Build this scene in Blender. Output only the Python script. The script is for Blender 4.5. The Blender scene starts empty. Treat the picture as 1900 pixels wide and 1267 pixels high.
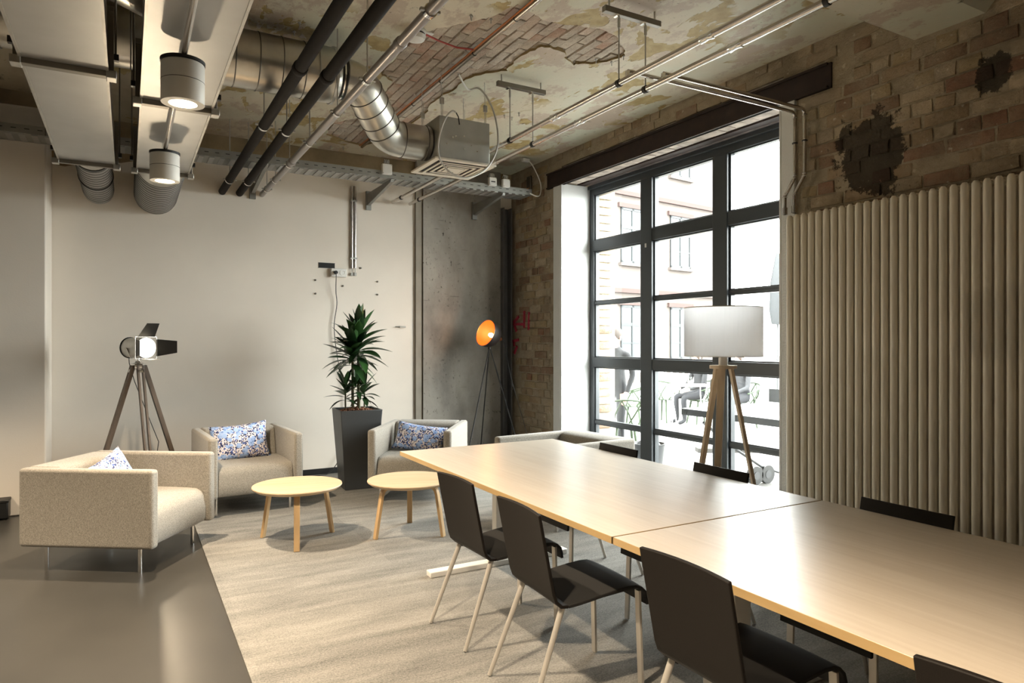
import bpy, bmesh, math, random
from mathutils import Vector, Matrix, Quaternion
random.seed(7)
R = math.radians
scene = bpy.context.scene
col = scene.collection

# ------------------------------------------------------------------ camera
H = 1.45; TH = R(29.4); FPX = 1267.0
cam_d = bpy.data.cameras.new('camera'); cam_d.lens = 24.0; cam_d.sensor_width = 36.0
cam_d.clip_start = 0.05; cam_d.clip_end = 300
cam = bpy.data.objects.new('camera', cam_d); col.objects.link(cam)
cam.location = (0, 0, H); cam.rotation_euler = (R(90), 0, -TH)
scene.camera = cam
# ------------------------------------------------------------------ sky / exposure
world = bpy.data.worlds.new('overcast_sky'); scene.world = world; world.use_nodes = True
wb = world.node_tree.nodes['Background']
wb.inputs[0].default_value = (1.0, 0.99, 0.98, 1); wb.inputs[1].default_value = 21.0
scene.view_settings.view_transform = 'Standard'; scene.view_settings.look = 'None'
scene.view_settings.gamma = 1.0; scene.view_settings.use_curve_mapping = False
scene.view_settings.exposure = 0.62
scene.cycles.max_bounces = 8; scene.cycles.diffuse_bounces = 5
scene.cycles.transparent_max_bounces = 12
scene.cycles.use_denoising = True
scene.cycles.caustics_reflective = False; scene.cycles.caustics_refractive = False
scene.cycles.sample_clamp_indirect = 6.0
# window portal: guides sky sampling through the opening
pl = bpy.data.lights.new('window_portal', 'AREA'); pl.shape = 'RECTANGLE'; pl.size = 2.9; pl.size_y = 3.1
pl.cycles.is_portal = True
po = bpy.data.objects.new('window_portal', pl); col.objects.link(po)
po.location = (4.9, 4.87, 1.6); po.rotation_euler = (R(90), 0, R(90))

# ------------------------------------------------------------------ helpers
cs, sn = math.cos(TH), math.sin(TH)
def at_h(px, py, h):
    """point on the horizontal plane z=h"""
    t = (h - H) * FPX / (633.0 - py); u = (px - 950.0) / FPX * t
    return Vector((t*sn + u*cs, t*cs - u*sn, h))
def at_x(px, py, X):
    u = (px - 950.0) / FPX; t = X / (sn + u*cs)
    return Vector((X, t*(cs - u*sn), H + (633.0 - py)/FPX*t))
def at_y(px, py, Y):
    u = (px - 950.0) / FPX; t = Y / (cs - u*sn)
    return Vector((t*(sn + u*cs), Y, H + (633.0 - py)/FPX*t))
def at_t(px, py, t):
    u = (px - 950.0) / FPX * t
    return Vector((t*sn + u*cs, t*cs - u*sn, H + (633.0 - py)/FPX*t))

def smooth(pts, n=6):
    """Catmull-Rom through the points"""
    P = [Vector(p) for p in pts]; out = []
    for i in range(len(P)-1):
        a, b, c, d = P[max(0,i-1)], P[i], P[i+1], P[min(len(P)-1,i+2)]
        for k in range(n):
            f = k/n; out.append(.5*((2*b)+(c-a)*f+(2*a-5*b+4*c-d)*f*f+(3*b-a-3*c+d)*f**3))
    return out + [P[-1]]

class MB:
    def __init__(s): s.v = []; s.f = []
    def add(s, vs, fs):
        b = len(s.v); s.v += [tuple(p) for p in vs]; s.f += [tuple(i + b for i in f) for f in fs]; return s
    def box(s, x0, x1, y0, y1, z0, z1):
        return s.add([(x0,y0,z0),(x1,y0,z0),(x1,y1,z0),(x0,y1,z0),(x0,y0,z1),(x1,y0,z1),(x1,y1,z1),(x0,y1,z1)],
                     [(0,3,2,1),(4,5,6,7),(0,1,5,4),(1,2,6,5),(2,3,7,6),(3,0,4,7)])
    def obar(s, p0, p1, w, d, up=(0,0,1), w1=None, d1=None):
        """bar with rectangular section from p0 to p1"""
        p0 = Vector(p0); p1 = Vector(p1); a = (p1 - p0).normalized(); up = Vector(up)
        if abs(a.dot(up)) > .98: up = Vector((0,1,0))
        r = a.cross(up).normalized(); n = r.cross(a).normalized()
        w1 = w if w1 is None else w1; d1 = d if d1 is None else d1
        vs = []
        for p, ww, dd in ((p0, w, d), (p1, w1, d1)):
            vs += [p - r*ww/2 - n*dd/2, p + r*ww/2 - n*dd/2, p + r*ww/2 + n*dd/2, p - r*ww/2 + n*dd/2]
        return s.add(vs, [(0,3,2,1),(4,5,6,7),(0,1,5,4),(1,2,6,5),(2,3,7,6),(3,0,4,7)])
    def tube(s, pts, r, n=10, caps=True, closed=False):
        pts = [Vector(p) for p in pts]; m = len(pts); rs = r if isinstance(r, (list, tuple)) else [r]*m
        def tang(i):
            if closed: return (pts[(i+1) % m] - pts[i-1]).normalized()
            if i == 0: return (pts[1]-pts[0]).normalized()
            if i == m-1: return (pts[-1]-pts[-2]).normalized()
            return ((pts[i+1]-pts[i]).normalized() + (pts[i]-pts[i-1]).normalized()).normalized()
        t = tang(0); up = Vector((0,0,1)) if abs(t.z) < .9 else Vector((1,0,0))
        nrm = (up - t*up.dot(t)).normalized(); vs = []
        for i in range(m):
            t2 = tang(i); q = t.rotation_difference(t2); nrm = (q @ nrm); nrm = (nrm - t2*nrm.dot(t2)).normalized(); t = t2
            b = t.cross(nrm)
            for k in range(n):
                a = 2*math.pi*k/n
                vs.append(pts[i] + (nrm*math.cos(a) + b*math.sin(a))*rs[i])
        fs = []
        for i in range(m if closed else m-1):
            j = (i+1) % m
            for k in range(n):
                k2 = (k+1) % n
                fs.append((i*n+k, i*n+k2, j*n+k2, j*n+k))
        if caps and not closed:
            fs.append(tuple(range(n-1, -1, -1))); fs.append(tuple((m-1)*n + k for k in range(n)))
        return s.add(vs, fs)
    def ring(s, c, axis, R_, r, n=28, k=6):
        c = Vector(c); axis = Vector(axis).normalized()
        up = Vector((0,0,1)) if abs(axis.z) < .9 else Vector((1,0,0))
        a = axis.cross(up).normalized(); b = axis.cross(a)
        return s.tube([c + (a*math.cos(2*math.pi*i/n) + b*math.sin(2*math.pi*i/n))*R_ for i in range(n)], r, k, closed=True)
    def lathe(s, prof, n=24, o=(0,0,0), closed=False, cap0=True):
        o = Vector(o); vs = []; m = len(prof)
        for (r, z) in prof:
            for k in range(n):
                a = 2*math.pi*k/n; vs.append(o + Vector((r*math.cos(a), r*math.sin(a), z)))
        fs = []
        for i in range(m if closed else m-1):
            j = (i+1) % m
            for k in range(n):
                k2 = (k+1) % n; fs.append((i*n+k, i*n+k2, j*n+k2, j*n+k))
        if not closed:
            if cap0 and prof[0][0] > 1e-5: fs.append(tuple(range(n-1, -1, -1)))
            if prof[-1][0] > 1e-5: fs.append(tuple((m-1)*n+k for k in range(n)))
        return s.add(vs, fs)
    def prism(s, poly, fn0, fn1):
        """poly: 2d points; fn0/fn1 map them to the two faces"""
        n = len(poly); vs = [fn0(*p) for p in poly] + [fn1(*p) for p in poly]
        fs = [tuple(range(n-1, -1, -1)), tuple(range(n, 2*n))]
        fs += [(i, (i+1) % n, n+(i+1) % n, n+i) for i in range(n)]
        return s.add(vs, fs)
    def xform(s, M):
        s.v = [tuple(M @ Vector(p)) for p in s.v]; return s
    def mesh(s, name, angle=38):
        me = bpy.data.meshes.new(name); me.from_pydata(s.v, [], s.f)
        bm = bmesh.new(); bm.from_mesh(me)
        bmesh.ops.recalc_face_normals(bm, faces=bm.faces[:])
        bm.to_mesh(me); bm.free()
        me.polygons.foreach_set('use_smooth', [True]*len(me.polygons))
        me.set_sharp_from_angle(angle=R(angle)); me.update()
        return me
    def build(s, name, m=None, parent=None, bevel=0, seg=2, angle=38, sub=0):
        return obj(name, s.mesh(name, angle), m, parent, bevel, seg, sub)

def obj(name, me, m=None, parent=None, bevel=0, seg=2, sub=0):
    o = bpy.data.objects.new(name, me); col.objects.link(o)
    if m is not None:
        if len(me.materials) == 0: me.materials.append(m)
        else:
            o.material_slots[0].link = 'OBJECT'; o.material_slots[0].material = m
    if parent is not None: o.parent = parent
    if bevel:
        b = o.modifiers.new('bevel', 'BEVEL'); b.width = bevel; b.segments = seg; b.limit_method = 'ANGLE'; b.angle_limit = R(40)
        b.harden_normals = False
    if sub:
        b = o.modifiers.new('subsurf', 'SUBSURF'); b.levels = sub; b.render_levels = sub
    return o
def tag(o, label=None, cat=None, group=None, kind=None):
    if label: o['label'] = label
    if cat: o['category'] = cat
    if group: o['group'] = group
    if kind: o['kind'] = kind
    return o
def thing(name, label, cat, loc=(0,0,0), rz=0, group=None):
    o = bpy.data.objects.new(name, None); col.objects.link(o); o.empty_display_size = .1
    o.location = loc; o.rotation_euler = (0,0,rz)
    return tag(o, label, cat, group)
def children(o): return [c for c in col.objects if c.parent == o]
def copy_tree(o, parent=None):
    c = o.copy(); col.objects.link(c); c.parent = parent
    for ch in children(o): copy_tree(ch, c)
    return c
def struct(o): o['kind'] = 'structure'; return o

# ------------------------------------------------------------------ materials
def new_mat(name):
    m = bpy.data.materials.new(name); m.use_nodes = True
    nt = m.node_tree; return m, nt, nt.nodes['Principled BSDF']
def mat(name, c, rough=.5, metal=0.0, var=0.0, vscale=6.0, bump=0.0, bscale=60.0, spec=None, emit=None, es=0, stretch=(1,1,1), detail=4, coat=0):
    m, nt, p = new_mat(name)
    p.inputs['Base Color'].default_value = (*c, 1); p.inputs['Roughness'].default_value = rough
    p.inputs['Metallic'].default_value = metal
    if spec is not None: p.inputs['Specular IOR Level'].default_value = spec
    if coat: p.inputs['Coat Weight'].default_value = coat
    if emit: p.inputs['Emission Color'].default_value = (*emit, 1); p.inputs['Emission Strength'].default_value = es
    if var or bump:
        tc = nt.nodes.new('ShaderNodeTexCoord'); mp = nt.nodes.new('ShaderNodeMapping'); mp.inputs['Scale'].default_value = stretch
        nt.links.new(tc.outputs['Object'], mp.inputs[0])
        if var:
            n = nt.nodes.new('ShaderNodeTexNoise'); n.inputs['Scale'].default_value = vscale; n.inputs['Detail'].default_value = detail
            nt.links.new(mp.outputs[0], n.inputs['Vector'])
            mx = nt.nodes.new('ShaderNodeMix'); mx.data_type = 'RGBA'
            mx.inputs[6].default_value = (*[max(0, x*(1-var)) for x in c], 1); mx.inputs[7].default_value = (*[min(1, x*(1+var)) for x in c], 1)
            rp = nt.nodes.new('ShaderNodeMapRange'); rp.inputs[1].default_value = .3; rp.inputs[2].default_value = .7
            nt.links.new(n.outputs[0], rp.inputs[0]); nt.links.new(rp.outputs[0], mx.inputs[0])
            nt.links.new(mx.outputs[2], p.inputs['Base Color'])
        if bump:
            n2 = nt.nodes.new('ShaderNodeTexNoise'); n2.inputs['Scale'].default_value = bscale; n2.inputs['Detail'].default_value = 3
            nt.links.new(mp.outputs[0], n2.inputs['Vector'])
            b = nt.nodes.new('ShaderNodeBump'); b.inputs['Strength'].default_value = bump; b.inputs['Distance'].default_value = .01
            nt.links.new(n2.outputs[0], b.inputs['Height']); nt.links.new(b.outputs[0], p.inputs['Normal'])
    return m

class NG:
    """tiny node-graph writer"""
    def __init__(s, nt): s.nt = nt
    def n(s, t, **kw):
        x = s.nt.nodes.new(t)
        for k, v in kw.items(): setattr(x, k, v)
        return x
    def L(s, a, b): s.nt.links.new(a, b)
    def pos(s, scale=(1,1,1), loc=(0,0,0), rot=(0,0,0), obj=False):
        if obj: src = s.n('ShaderNodeTexCoord').outputs['Object']
        else: src = s.n('ShaderNodeNewGeometry').outputs['Position']
        mp = s.n('ShaderNodeMapping'); mp.inputs['Scale'].default_value = scale; mp.inputs['Location'].default_value = loc; mp.inputs['Rotation'].default_value = rot
        s.L(src, mp.inputs[0]); return mp.outputs[0]
    def noise(s, vec, scale, detail=4, rough=.55, dist=0):
        x = s.n('ShaderNodeTexNoise'); x.inputs['Scale'].default_value = scale; x.inputs['Detail'].default_value = detail
        x.inputs['Roughness'].default_value = rough; x.inputs['Distortion'].default_value = dist
        s.L(vec, x.inputs['Vector']); return x.outputs[0]
    def ramp(s, fac, a, b, lo=0., hi=1.):
        x = s.n('ShaderNodeMapRange'); x.inputs[1].default_value = a; x.inputs[2].default_value = b
        x.inputs[3].default_value = lo; x.inputs[4].default_value = hi; s.L(fac, x.inputs[0]); return x.outputs[0]
    def mix(s, fac, a, b):
        x = s.n('ShaderNodeMix', data_type='RGBA')
        for sock, v in ((x.inputs[0], fac), (x.inputs[6], a), (x.inputs[7], b)):
            if isinstance(v, tuple): sock.default_value = (*v, 1)
            elif isinstance(v, (int, float)): sock.default_value = v
            else: s.L(v, sock)
        return x.outputs[2]
    def math(s, op, a, b=0.0):
        x = s.n('ShaderNodeMath', operation=op)
        for i, v in enumerate((a, b)):
            if isinstance(v, (int, float)): x.inputs[i].default_value = v
            else: s.L(v, x.inputs[i])
        return x.outputs[0]
    def bump(s, h, st, p, dist=.01):
        b = s.n('ShaderNodeBump'); b.inputs['Strength'].default_value = st; b.inputs['Distance'].default_value = dist
        s.L(h, b.inputs['Height']); s.L(b.outputs[0], p.inputs['Normal'])
    def blob(s, c, rad, nscale=4, amp=.5):
        """soft 0..1 mask around point c (a stain with its own shape)"""
        v = s.n('ShaderNodeVectorMath', operation='SUBTRACT'); s.L(s.n('ShaderNodeNewGeometry').outputs['Position'], v.inputs[0]); v.inputs[1].default_value = c
        d = s.n('ShaderNodeVectorMath', operation='DIVIDE'); s.L(v.outputs[0], d.inputs[0]); d.inputs[1].default_value = rad
        sx = s.n('ShaderNodeSeparateXYZ'); s.L(d.outputs[0], sx.inputs[0])
        l4 = s.math('POWER', s.math('ADD', s.math('POWER', s.math('ABSOLUTE', sx.outputs[1]), 3.0), s.math('POWER', s.math('ABSOLUTE', sx.outputs[2]), 3.0)), .333)
        nz = s.noise(s.pos(), nscale, 8, .7)
        e = s.math('ADD', l4, s.math('MULTIPLY', s.math('SUBTRACT', nz, .5), amp*2))
        return s.ramp(e, 1.0, .93)

M = {}
M['white_wall'] = mat('white_plaster', (.77,.705,.62), .85, var=.04, vscale=1.5, bump=.05, bscale=90)
M['white_reveal'] = mat('white_reveal_plaster', (.74,.75,.75), .85, var=.03, vscale=3, bump=.35, bscale=70)
M['enclosure'] = mat('off_white_wall', (.5,.46,.40), .9)
M['chrome'] = mat('brushed_chrome', (.80,.79,.77), .16, 1.0)
M['steel'] = mat('galvanised_steel', (.50,.49,.46), .42, 1.0, var=.12, vscale=9)
M['steel_pipe'] = mat('steel_pipe', (.58,.54,.50), .26, 1.0)
M['spiral'] = mat('spiral_duct_zinc', (.55,.53,.48), .30, 1.0, var=.16, vscale=5)
M['duct_panel'] = mat('duct_sheet_zinc', (.50,.50,.49), .42, .75, var=.06, vscale=4)
M['flange'] = mat('duct_flange', (.22,.205,.18), .42, 1.0)
M['black_plastic'] = mat('black_plastic', (.012,.012,.012), .4)
M['black_metal'] = mat('black_metal', (.012,.011,.010), .45)
M['black_pipe'] = mat('black_insulated_pipe', (.012,.009,.007), .8, var=.2, vscale=9, spec=.2)
M['grey_pipe'] = mat('grey_pipe', (.34,.32,.31), .35, .35)
M['window_frame'] = mat('anthracite_paint', (.040,.047,.053), .38)
M['white_metal'] = mat('white_lacquer', (.80,.78,.74), .35)
M['radiator'] = mat('radiator_enamel', (.84,.78,.67), .26)
M['lamp_white'] = mat('lamp_white', (.88,.86,.80), .5)
M['white_plastic'] = mat('white_plastic', (.74,.73,.70), .4)
M['rust'] = mat('rust_primer', (.022,.010,.007), .7, var=.35, vscale=14)
M['concrete_soffit'] = mat('lintel_soffit', (.42,.36,.31), .9, var=.35, vscale=9, bump=.6, bscale=25)
M['planter'] = mat('planter_anthracite', (.045,.047,.048), .42)
M['clay'] = mat('clay_granules', (.20,.09,.05), .9, var=.4, vscale=40)
M['trunk'] = mat('cane_bark', (.10,.10,.055), .7, var=.4, vscale=30)
M['grey_leg'] = mat('satin_steel', (.70,.68,.64), .35, .8)
M['chair_leg'] = mat('chair_leg_silver', (.62,.58,.52), .38, .5)
M['dark_wood'] = mat('dark_wood', (.10,.075,.058), .45, var=.3, vscale=20, stretch=(1,1,.15))
M['pale_wood'] = mat('pale_wood', (.64,.52,.38), .5, var=.15, vscale=24, stretch=(1,1,.1))
M['copper'] = mat('copper', (.70,.32,.18), .3, 1.0)
M['shade_outer'] = mat('shade_black', (.02,.014,.012), .5)
M['shade_inner'] = mat('shade_gold_leaf', (.40,.10,.012), .5, .1)
M['orange_cable'] = mat('orange_cable', (.60,.20,.05), .5)
M['red_cable'] = mat('red_cable', (.38,.05,.04), .5)
M['grey_cable'] = mat('grey_cable', (.42,.41,.38), .5)
M['red_paint'] = mat('red_spray_paint', (.42,.035,.07), .75, var=.3, vscale=30)
M['terrace'] = mat('terrace_paving', (.20,.195,.185), .85, var=.08, vscale=2)
M['green_plastic'] = mat('green_plastic', (.011,.027,.0065), .5)
M['white_paint'] = mat('fence_white', (.5,.5,.5), .6)
M['facade'] = mat('facade_brick', (.066,.054,.048), .9, var=.12, vscale=2)
M['facade_red'] = mat('facade_red_trim', (.040,.022,.019), .9)
M['facade_window'] = mat('facade_window_frame', (.014,.017,.019), .6)
M['facade_glass'] = mat('facade_glass', (.024,.029,.030), .4)
M['shirt_grey'] = mat('grey_shirt', (.022,.023,.026), .9, var=.2, vscale=20)
M['trousers_dark'] = mat('dark_trousers', (.006,.0065,.009), .9)
M['coat_dark'] = mat('dark_coat', (.006,.0065,.008), .9)
M['skin'] = mat('skin', (.55,.33,.24), .6)
M['hair'] = mat('hair_brown', (.03,.02,.015), .7)
M['print_black'] = mat('print_black', (.01,.01,.012), .6)
M['pane_dark'] = mat('umbrella_grey', (.02,.022,.024), .8)
M['paver'] = mat('paver_edge', (.035,.033,.030), .9)

def emit(name, c, s):
    m, nt, p = new_mat(name); p.inputs['Base Color'].default_value = (.8,.7,.5,1)
    p.inputs['Emission Color'].default_value = (*c, 1); p.inputs['Emission Strength'].default_value = s
    return m
M['led'] = emit('led_disc', (1,.80,.52), 14)
M['bulb'] = emit('bulb_glow', (1,.70,.36), 9)
M['lens'] = emit('spot_lens', (1,.86,.62), 8)

def glass_mat():
    m, nt, p = new_mat('window_glass'); g = NG(nt); nt.nodes.remove(p)
    tr = g.n('ShaderNodeBsdfTransparent'); tr.inputs[0].default_value = (.94,.97,.96,1)
    gl = g.n('ShaderNodeBsdfGlossy'); gl.inputs['Roughness'].default_value = .02
    fr = g.n('ShaderNodeLayerWeight'); fr.inputs[0].default_value = .5
    fac = g.math('ADD', g.math('MULTIPLY', g.math('POWER', fr.outputs['Facing'], 5.0), .6), .03)
    mx = g.n('ShaderNodeMixShader'); g.L(fac, mx.inputs[0]); g.L(tr.outputs[0], mx.inputs[1]); g.L(gl.outputs[0], mx.inputs[2])
    g.L(mx.outputs[0], nt.nodes['Material Output'].inputs[0]); return m
M['glass'] = glass_mat()

def shade_mat():
    m, nt, p = new_mat('white_lampshade_fabric'); g = NG(nt)
    p.inputs['Base Color'].default_value = (.86,.86,.88,1); p.inputs['Roughness'].default_value = .9
    t = g.n('ShaderNodeBsdfTranslucent'); t.inputs[0].default_value = (.98,.98,1,1)
    mx = g.n('ShaderNodeMixShader'); mx.inputs[0].default_value = .85
    g.L(p.outputs[0], mx.inputs[1]); g.L(t.outputs[0], mx.inputs[2]); g.L(mx.outputs[0], nt.nodes['Material Output'].inputs[0]); return m
M['lampshade'] = shade_mat()

def leaf_mat():
    m, nt, p = new_mat('dracaena_leaf'); g = NG(nt)
    v = g.noise(g.pos(obj=True), 4, 2)
    oi = g.n('ShaderNodeObjectInfo')
    c = g.mix(oi.outputs['Random'], (.010,.030,.010), (.030,.085,.020))
    g.L(c, p.inputs['Base Color']); p.inputs['Roughness'].default_value = .32; return m
M['leaf'] = leaf_mat()

def oak(name, c0, c1, rot=0, rough=.4, sx=1.2, sy=26, coat=0):
    m, nt, p = new_mat(name); g = NG(nt)
    v = g.pos((sy, sx, 4), rot=(0,0,rot), obj=True)
    n = g.noise(v, 1.6, 6, .6, .4); n2 = g.noise(g.pos((sy*.25, sx*.5, 2), rot=(0,0,rot), obj=True), 1.0, 3)
    f = g.math('ADD', g.math('MULTIPLY', n, .65), g.math('MULTIPLY', n2, .35))
    g.L(g.mix(g.ramp(f, .35, .66), c0, c1), p.inputs['Base Color'])
    p.inputs['Roughness'].default_value = rough; g.bump(n, .04, p)
    if coat: p.inputs['Coat Weight'].default_value = coat; p.inputs['Coat Roughness'].default_value = .3
    return m
M['table_oak'] = oak('table_oak_laminate', (.60,.52,.425), (.71,.635,.54), rough=.33, coat=.35)
M['table_edge'] = oak('table_edge_band', (.42,.28,.12), (.54,.38,.19), rough=.5)
M['coffee_oak'] = oak('coffee_table_oak', (.47,.335,.20), (.61,.465,.31), rot=R(70), rough=.5)
M['leg_oak'] = mat('leg_oak', (.54,.36,.18), .5, var=.18, vscale=20, stretch=(1,1,.12))

def fabric(name, c, scale=330):
    m, nt, p = new_mat(name); g = NG(nt)
    a = g.noise(g.pos((1,1,.35), obj=True), scale, 2, .6); b = g.noise(g.pos((.35,.35,1), obj=True), scale, 2, .6)
    f = g.math('ADD', g.math('MULTIPLY', a, .5), g.math('MULTIPLY', b, .5))
    g.L(g.mix(g.ramp(f, .38, .62), tuple(x*.62 for x in c), tuple(min(1, x*1.3) for x in c)), p.inputs['Base Color'])
    p.inputs['Roughness'].default_value = .95; p.inputs['Sheen Weight'].default_value = .25
    g.bump(f, .35, p, .004); return m
M['upholstery'] = fabric('oatmeal_wool', (.295,.27,.23))
M['chair_shell'] = mat('chair_polyurethane', (.012,.0093,.0075), .6, bump=.08, bscale=350, spec=.25)
M['seat_black'] = mat('chair_seat_dark', (.012,.011,.010), .8)

def cushion_mat():
    m, nt, p = new_mat('blue_floral_print'); g = NG(nt)
    v = g.pos(obj=True)
    def vor(sc, feat='F1'):
        x = g.n('ShaderNodeTexVoronoi', feature=feat); x.inputs['Scale'].default_value = sc
        nz = g.n('ShaderNodeTexNoise'); nz.inputs['Scale'].default_value = 30; g.L(v, nz.inputs['Vector'])
        ad = g.n('ShaderNodeVectorMath', operation='MULTIPLY_ADD'); g.L(nz.outputs['Color'], ad.inputs[0]); ad.inputs[1].default_value = (.02,.02,.02); g.L(v, ad.inputs[2])
        g.L(ad.outputs[0], x.inputs['Vector']); return x
    a = vor(22); b = vor(44); d = vor(78)
    c = (.74,.70,.74)
    c = g.mix(g.ramp(d.outputs['Distance'], .46, .40), c, (.015,.022,.075))
    c = g.mix(g.ramp(b.outputs['Distance'], .42, .37), c, g.mix(g.ramp(b.outputs['Color'], .35, .6), (.08,.13,.40), (.02,.035,.13)))
    petal = g.math('MULTIPLY', g.ramp(a.outputs['Distance'], .53, .48), g.ramp(a.outputs['Color'], .38, .42))
    c = g.mix(petal, c, g.mix(g.ramp(b.outputs['Distance'], .2, .5), (.16,.27,.58), (.34,.48,.78)))
    g.L(c, p.inputs['Base Color']); p.inputs['Roughness'].default_value = .8; return m
M['cushion'] = cushion_mat()

def carpet_mat():
    m, nt, p = new_mat('grey_streaked_carpet'); g = NG(nt)
    a = g.noise(g.pos((.9, 4.2, 1)), 1.9, 4, .6, .3); b = g.noise(g.pos((12, 34, 1)), 3, 3, .6)
    fine = g.noise(g.pos((1, 1, 1)), 120, 3, .7)
    # faint tile-to-tile tone shift (50 cm tiles)
    ck = g.n('ShaderNodeTexVoronoi', feature='F1'); ck.distance = 'CHEBYCHEV'; ck.inputs['Scale'].default_value = 2.0; ck.inputs['Randomness'].default_value = 0
    g.L(g.pos((.5,1,1)), ck.inputs['Vector'])
    sep = g.n('ShaderNodeSeparateColor'); g.L(ck.outputs['Color'], sep.inputs[0])
    f = g.math('ADD', g.math('MULTIPLY', a, .40), g.math('MULTIPLY', b, .20))
    f = g.math('ADD', f, g.math('MULTIPLY', fine, .52)); f = g.math('ADD', f, g.math('MULTIPLY', sep.outputs[0], .05))
    g.L(g.mix(g.ramp(f, .42, .78), (.10,.098,.093), (.36,.345,.315)), p.inputs['Base Color'])
    p.inputs['Roughness'].default_value = 1.0; p.inputs['Specular IOR Level'].default_value = .1
    g.bump(fine, .5, p, .006); return m
M['carpet'] = carpet_mat()

def floor_mat():
    m, nt, p = new_mat('dark_polished_screed'); g = NG(nt)
    a = g.noise(g.pos((1, 1, 1)), 1.3, 6, .6, .6); b = g.noise(g.pos((3, 1.2, 1), rot=(0,0,.5)), 2, 6, .65)
    f = g.math('ADD', g.math('MULTIPLY', a, .6), g.math('MULTIPLY', b, .4))
    g.L(g.mix(g.ramp(f, .25, .75), (.036,.034,.030), (.056,.052,.045)), p.inputs['Base Color'])
    g.L(g.ramp(a, .3, .7, .28, .34), p.inputs['Roughness'])
    return m
M['floor'] = floor_mat()

def concrete_mat():
    m, nt, p = new_mat('raw_concrete'); g = NG(nt)
    a = g.noise(g.pos((1,1,.6)), 2.2, 7, .62); pits = g.noise(g.pos((1.6,1,1)), 20, 4, .7)
    where = g.noise(g.pos((1.8,1,.9)), 1.6, 2)
    sc = g.noise(g.pos((1.5,1,22), rot=(0,R(20),0)), 2.0, 3, .6)
    c = g.mix(g.ramp(a, .3, .7), (.17,.153,.134), (.38,.35,.305))
    pm = g.math('MULTIPLY', g.ramp(pits, .60, .68), g.ramp(where, .42, .58))
    c = g.mix(pm, c, (.045,.038,.03)); c = g.mix(g.math('MULTIPLY', g.ramp(sc, .68, .74), .6), c, (.08,.07,.058))
    g.L(c, p.inputs['Base Color']); p.inputs['Roughness'].default_value = .75; g.bump(pits, .2, p); return m
M['concrete'] = concrete_mat()
M['concrete_strip'] = mat('concrete_edge_strip', (.30,.27,.225), .85, var=.12, vscale=5)
M['steel_column'] = mat('grey_steel_column', (.115,.112,.115), .5, .2, var=.08, vscale=3)
M['raw_plaster'] = mat('raw_tan_plaster', (.27,.205,.12), .95, var=.25, vscale=4, bump=.4, bscale=14)

def masonry_mat(name, c0, c1, smear=(.36,.30,.22), amount=.62, lo=.43):
    m, nt, p = new_mat(name); g = NG(nt)
    n1 = g.noise(g.pos(), 9, 6, .7); n2 = g.noise(g.pos(), 3.2, 5, .65); n3 = g.noise(g.pos(), 40, 4, .7)
    c = g.mix(g.ramp(n1, .3, .7), c0, c1)
    c = g.mix(g.math('MULTIPLY', g.ramp(n2, lo, lo+.2), amount), c, smear)
    c = g.mix(g.math('MULTIPLY', g.ramp(n3, .62, .72), .5), c, (.06,.045,.03))
    gr_ = g.noise(g.pos((1,1,1.4)), 1.7, 7, .7)
    c = g.mix(g.math('MULTIPLY', g.ramp(gr_, .50, .66), .45), c, (.10,.078,.05))                     # grime drifting over the joints
    ch = g.noise(g.pos(), 15, 3, .5)
    c = g.mix(g.math('MULTIPLY', g.ramp(ch, .67, .71), .75), c, (.56,.49,.38))                       # pale chips
    # soot stain and chipped dark patch on the near wall, each with its own outline
    k1 = g.blob((4.2, 2.75, 2.68), (.5, .23, .25), 6, 1.1)
    k2 = g.blob((4.2, 2.0, 2.95), (.5, .09, .10), 9, 1.0)
    c = g.mix(g.math('MULTIPLY', g.math('MAXIMUM', k1, k2), .88), c, (.022,.016,.010))
    g.L(c, p.inputs['Base Color']); p.inputs['Roughness'].default_value = .92
    g.bump(g.math('ADD', n1, g.math('MULTIPLY', n3, .6)), 1.0, p, .018); return m
M['mortar'] = masonry_mat('lime_mortar', (.36,.295,.205), (.48,.41,.30), (.30,.25,.18), .5)
BR = [masonry_mat('brick_tan', (.33,.235,.145), (.42,.32,.21)),
      masonry_mat('brick_yellow', (.36,.27,.15), (.43,.34,.21)),
      masonry_mat('brick_brown', (.21,.125,.08), (.31,.20,.13)),
      masonry_mat('brick_red', (.25,.12,.075), (.33,.19,.125)),
      masonry_mat('brick_pale', (.44,.35,.24), (.53,.44,.31)),
      masonry_mat('brick_smeared', (.38,.29,.19), (.46,.37,.26), amount=.8, lo=.38)]
CB = [masonry_mat('ceiling_brick_pink', (.48,.37,.29), (.54,.44,.35), (.55,.48,.39), .9, .36),
      masonry_mat('ceiling_brick_red', (.45,.28,.20), (.52,.38,.29), (.55,.48,.39), .85, .42),
      masonry_mat('ceiling_brick_grey', (.44,.37,.30), (.54,.46,.38), (.56,.49,.40), .9, .36)]

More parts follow.
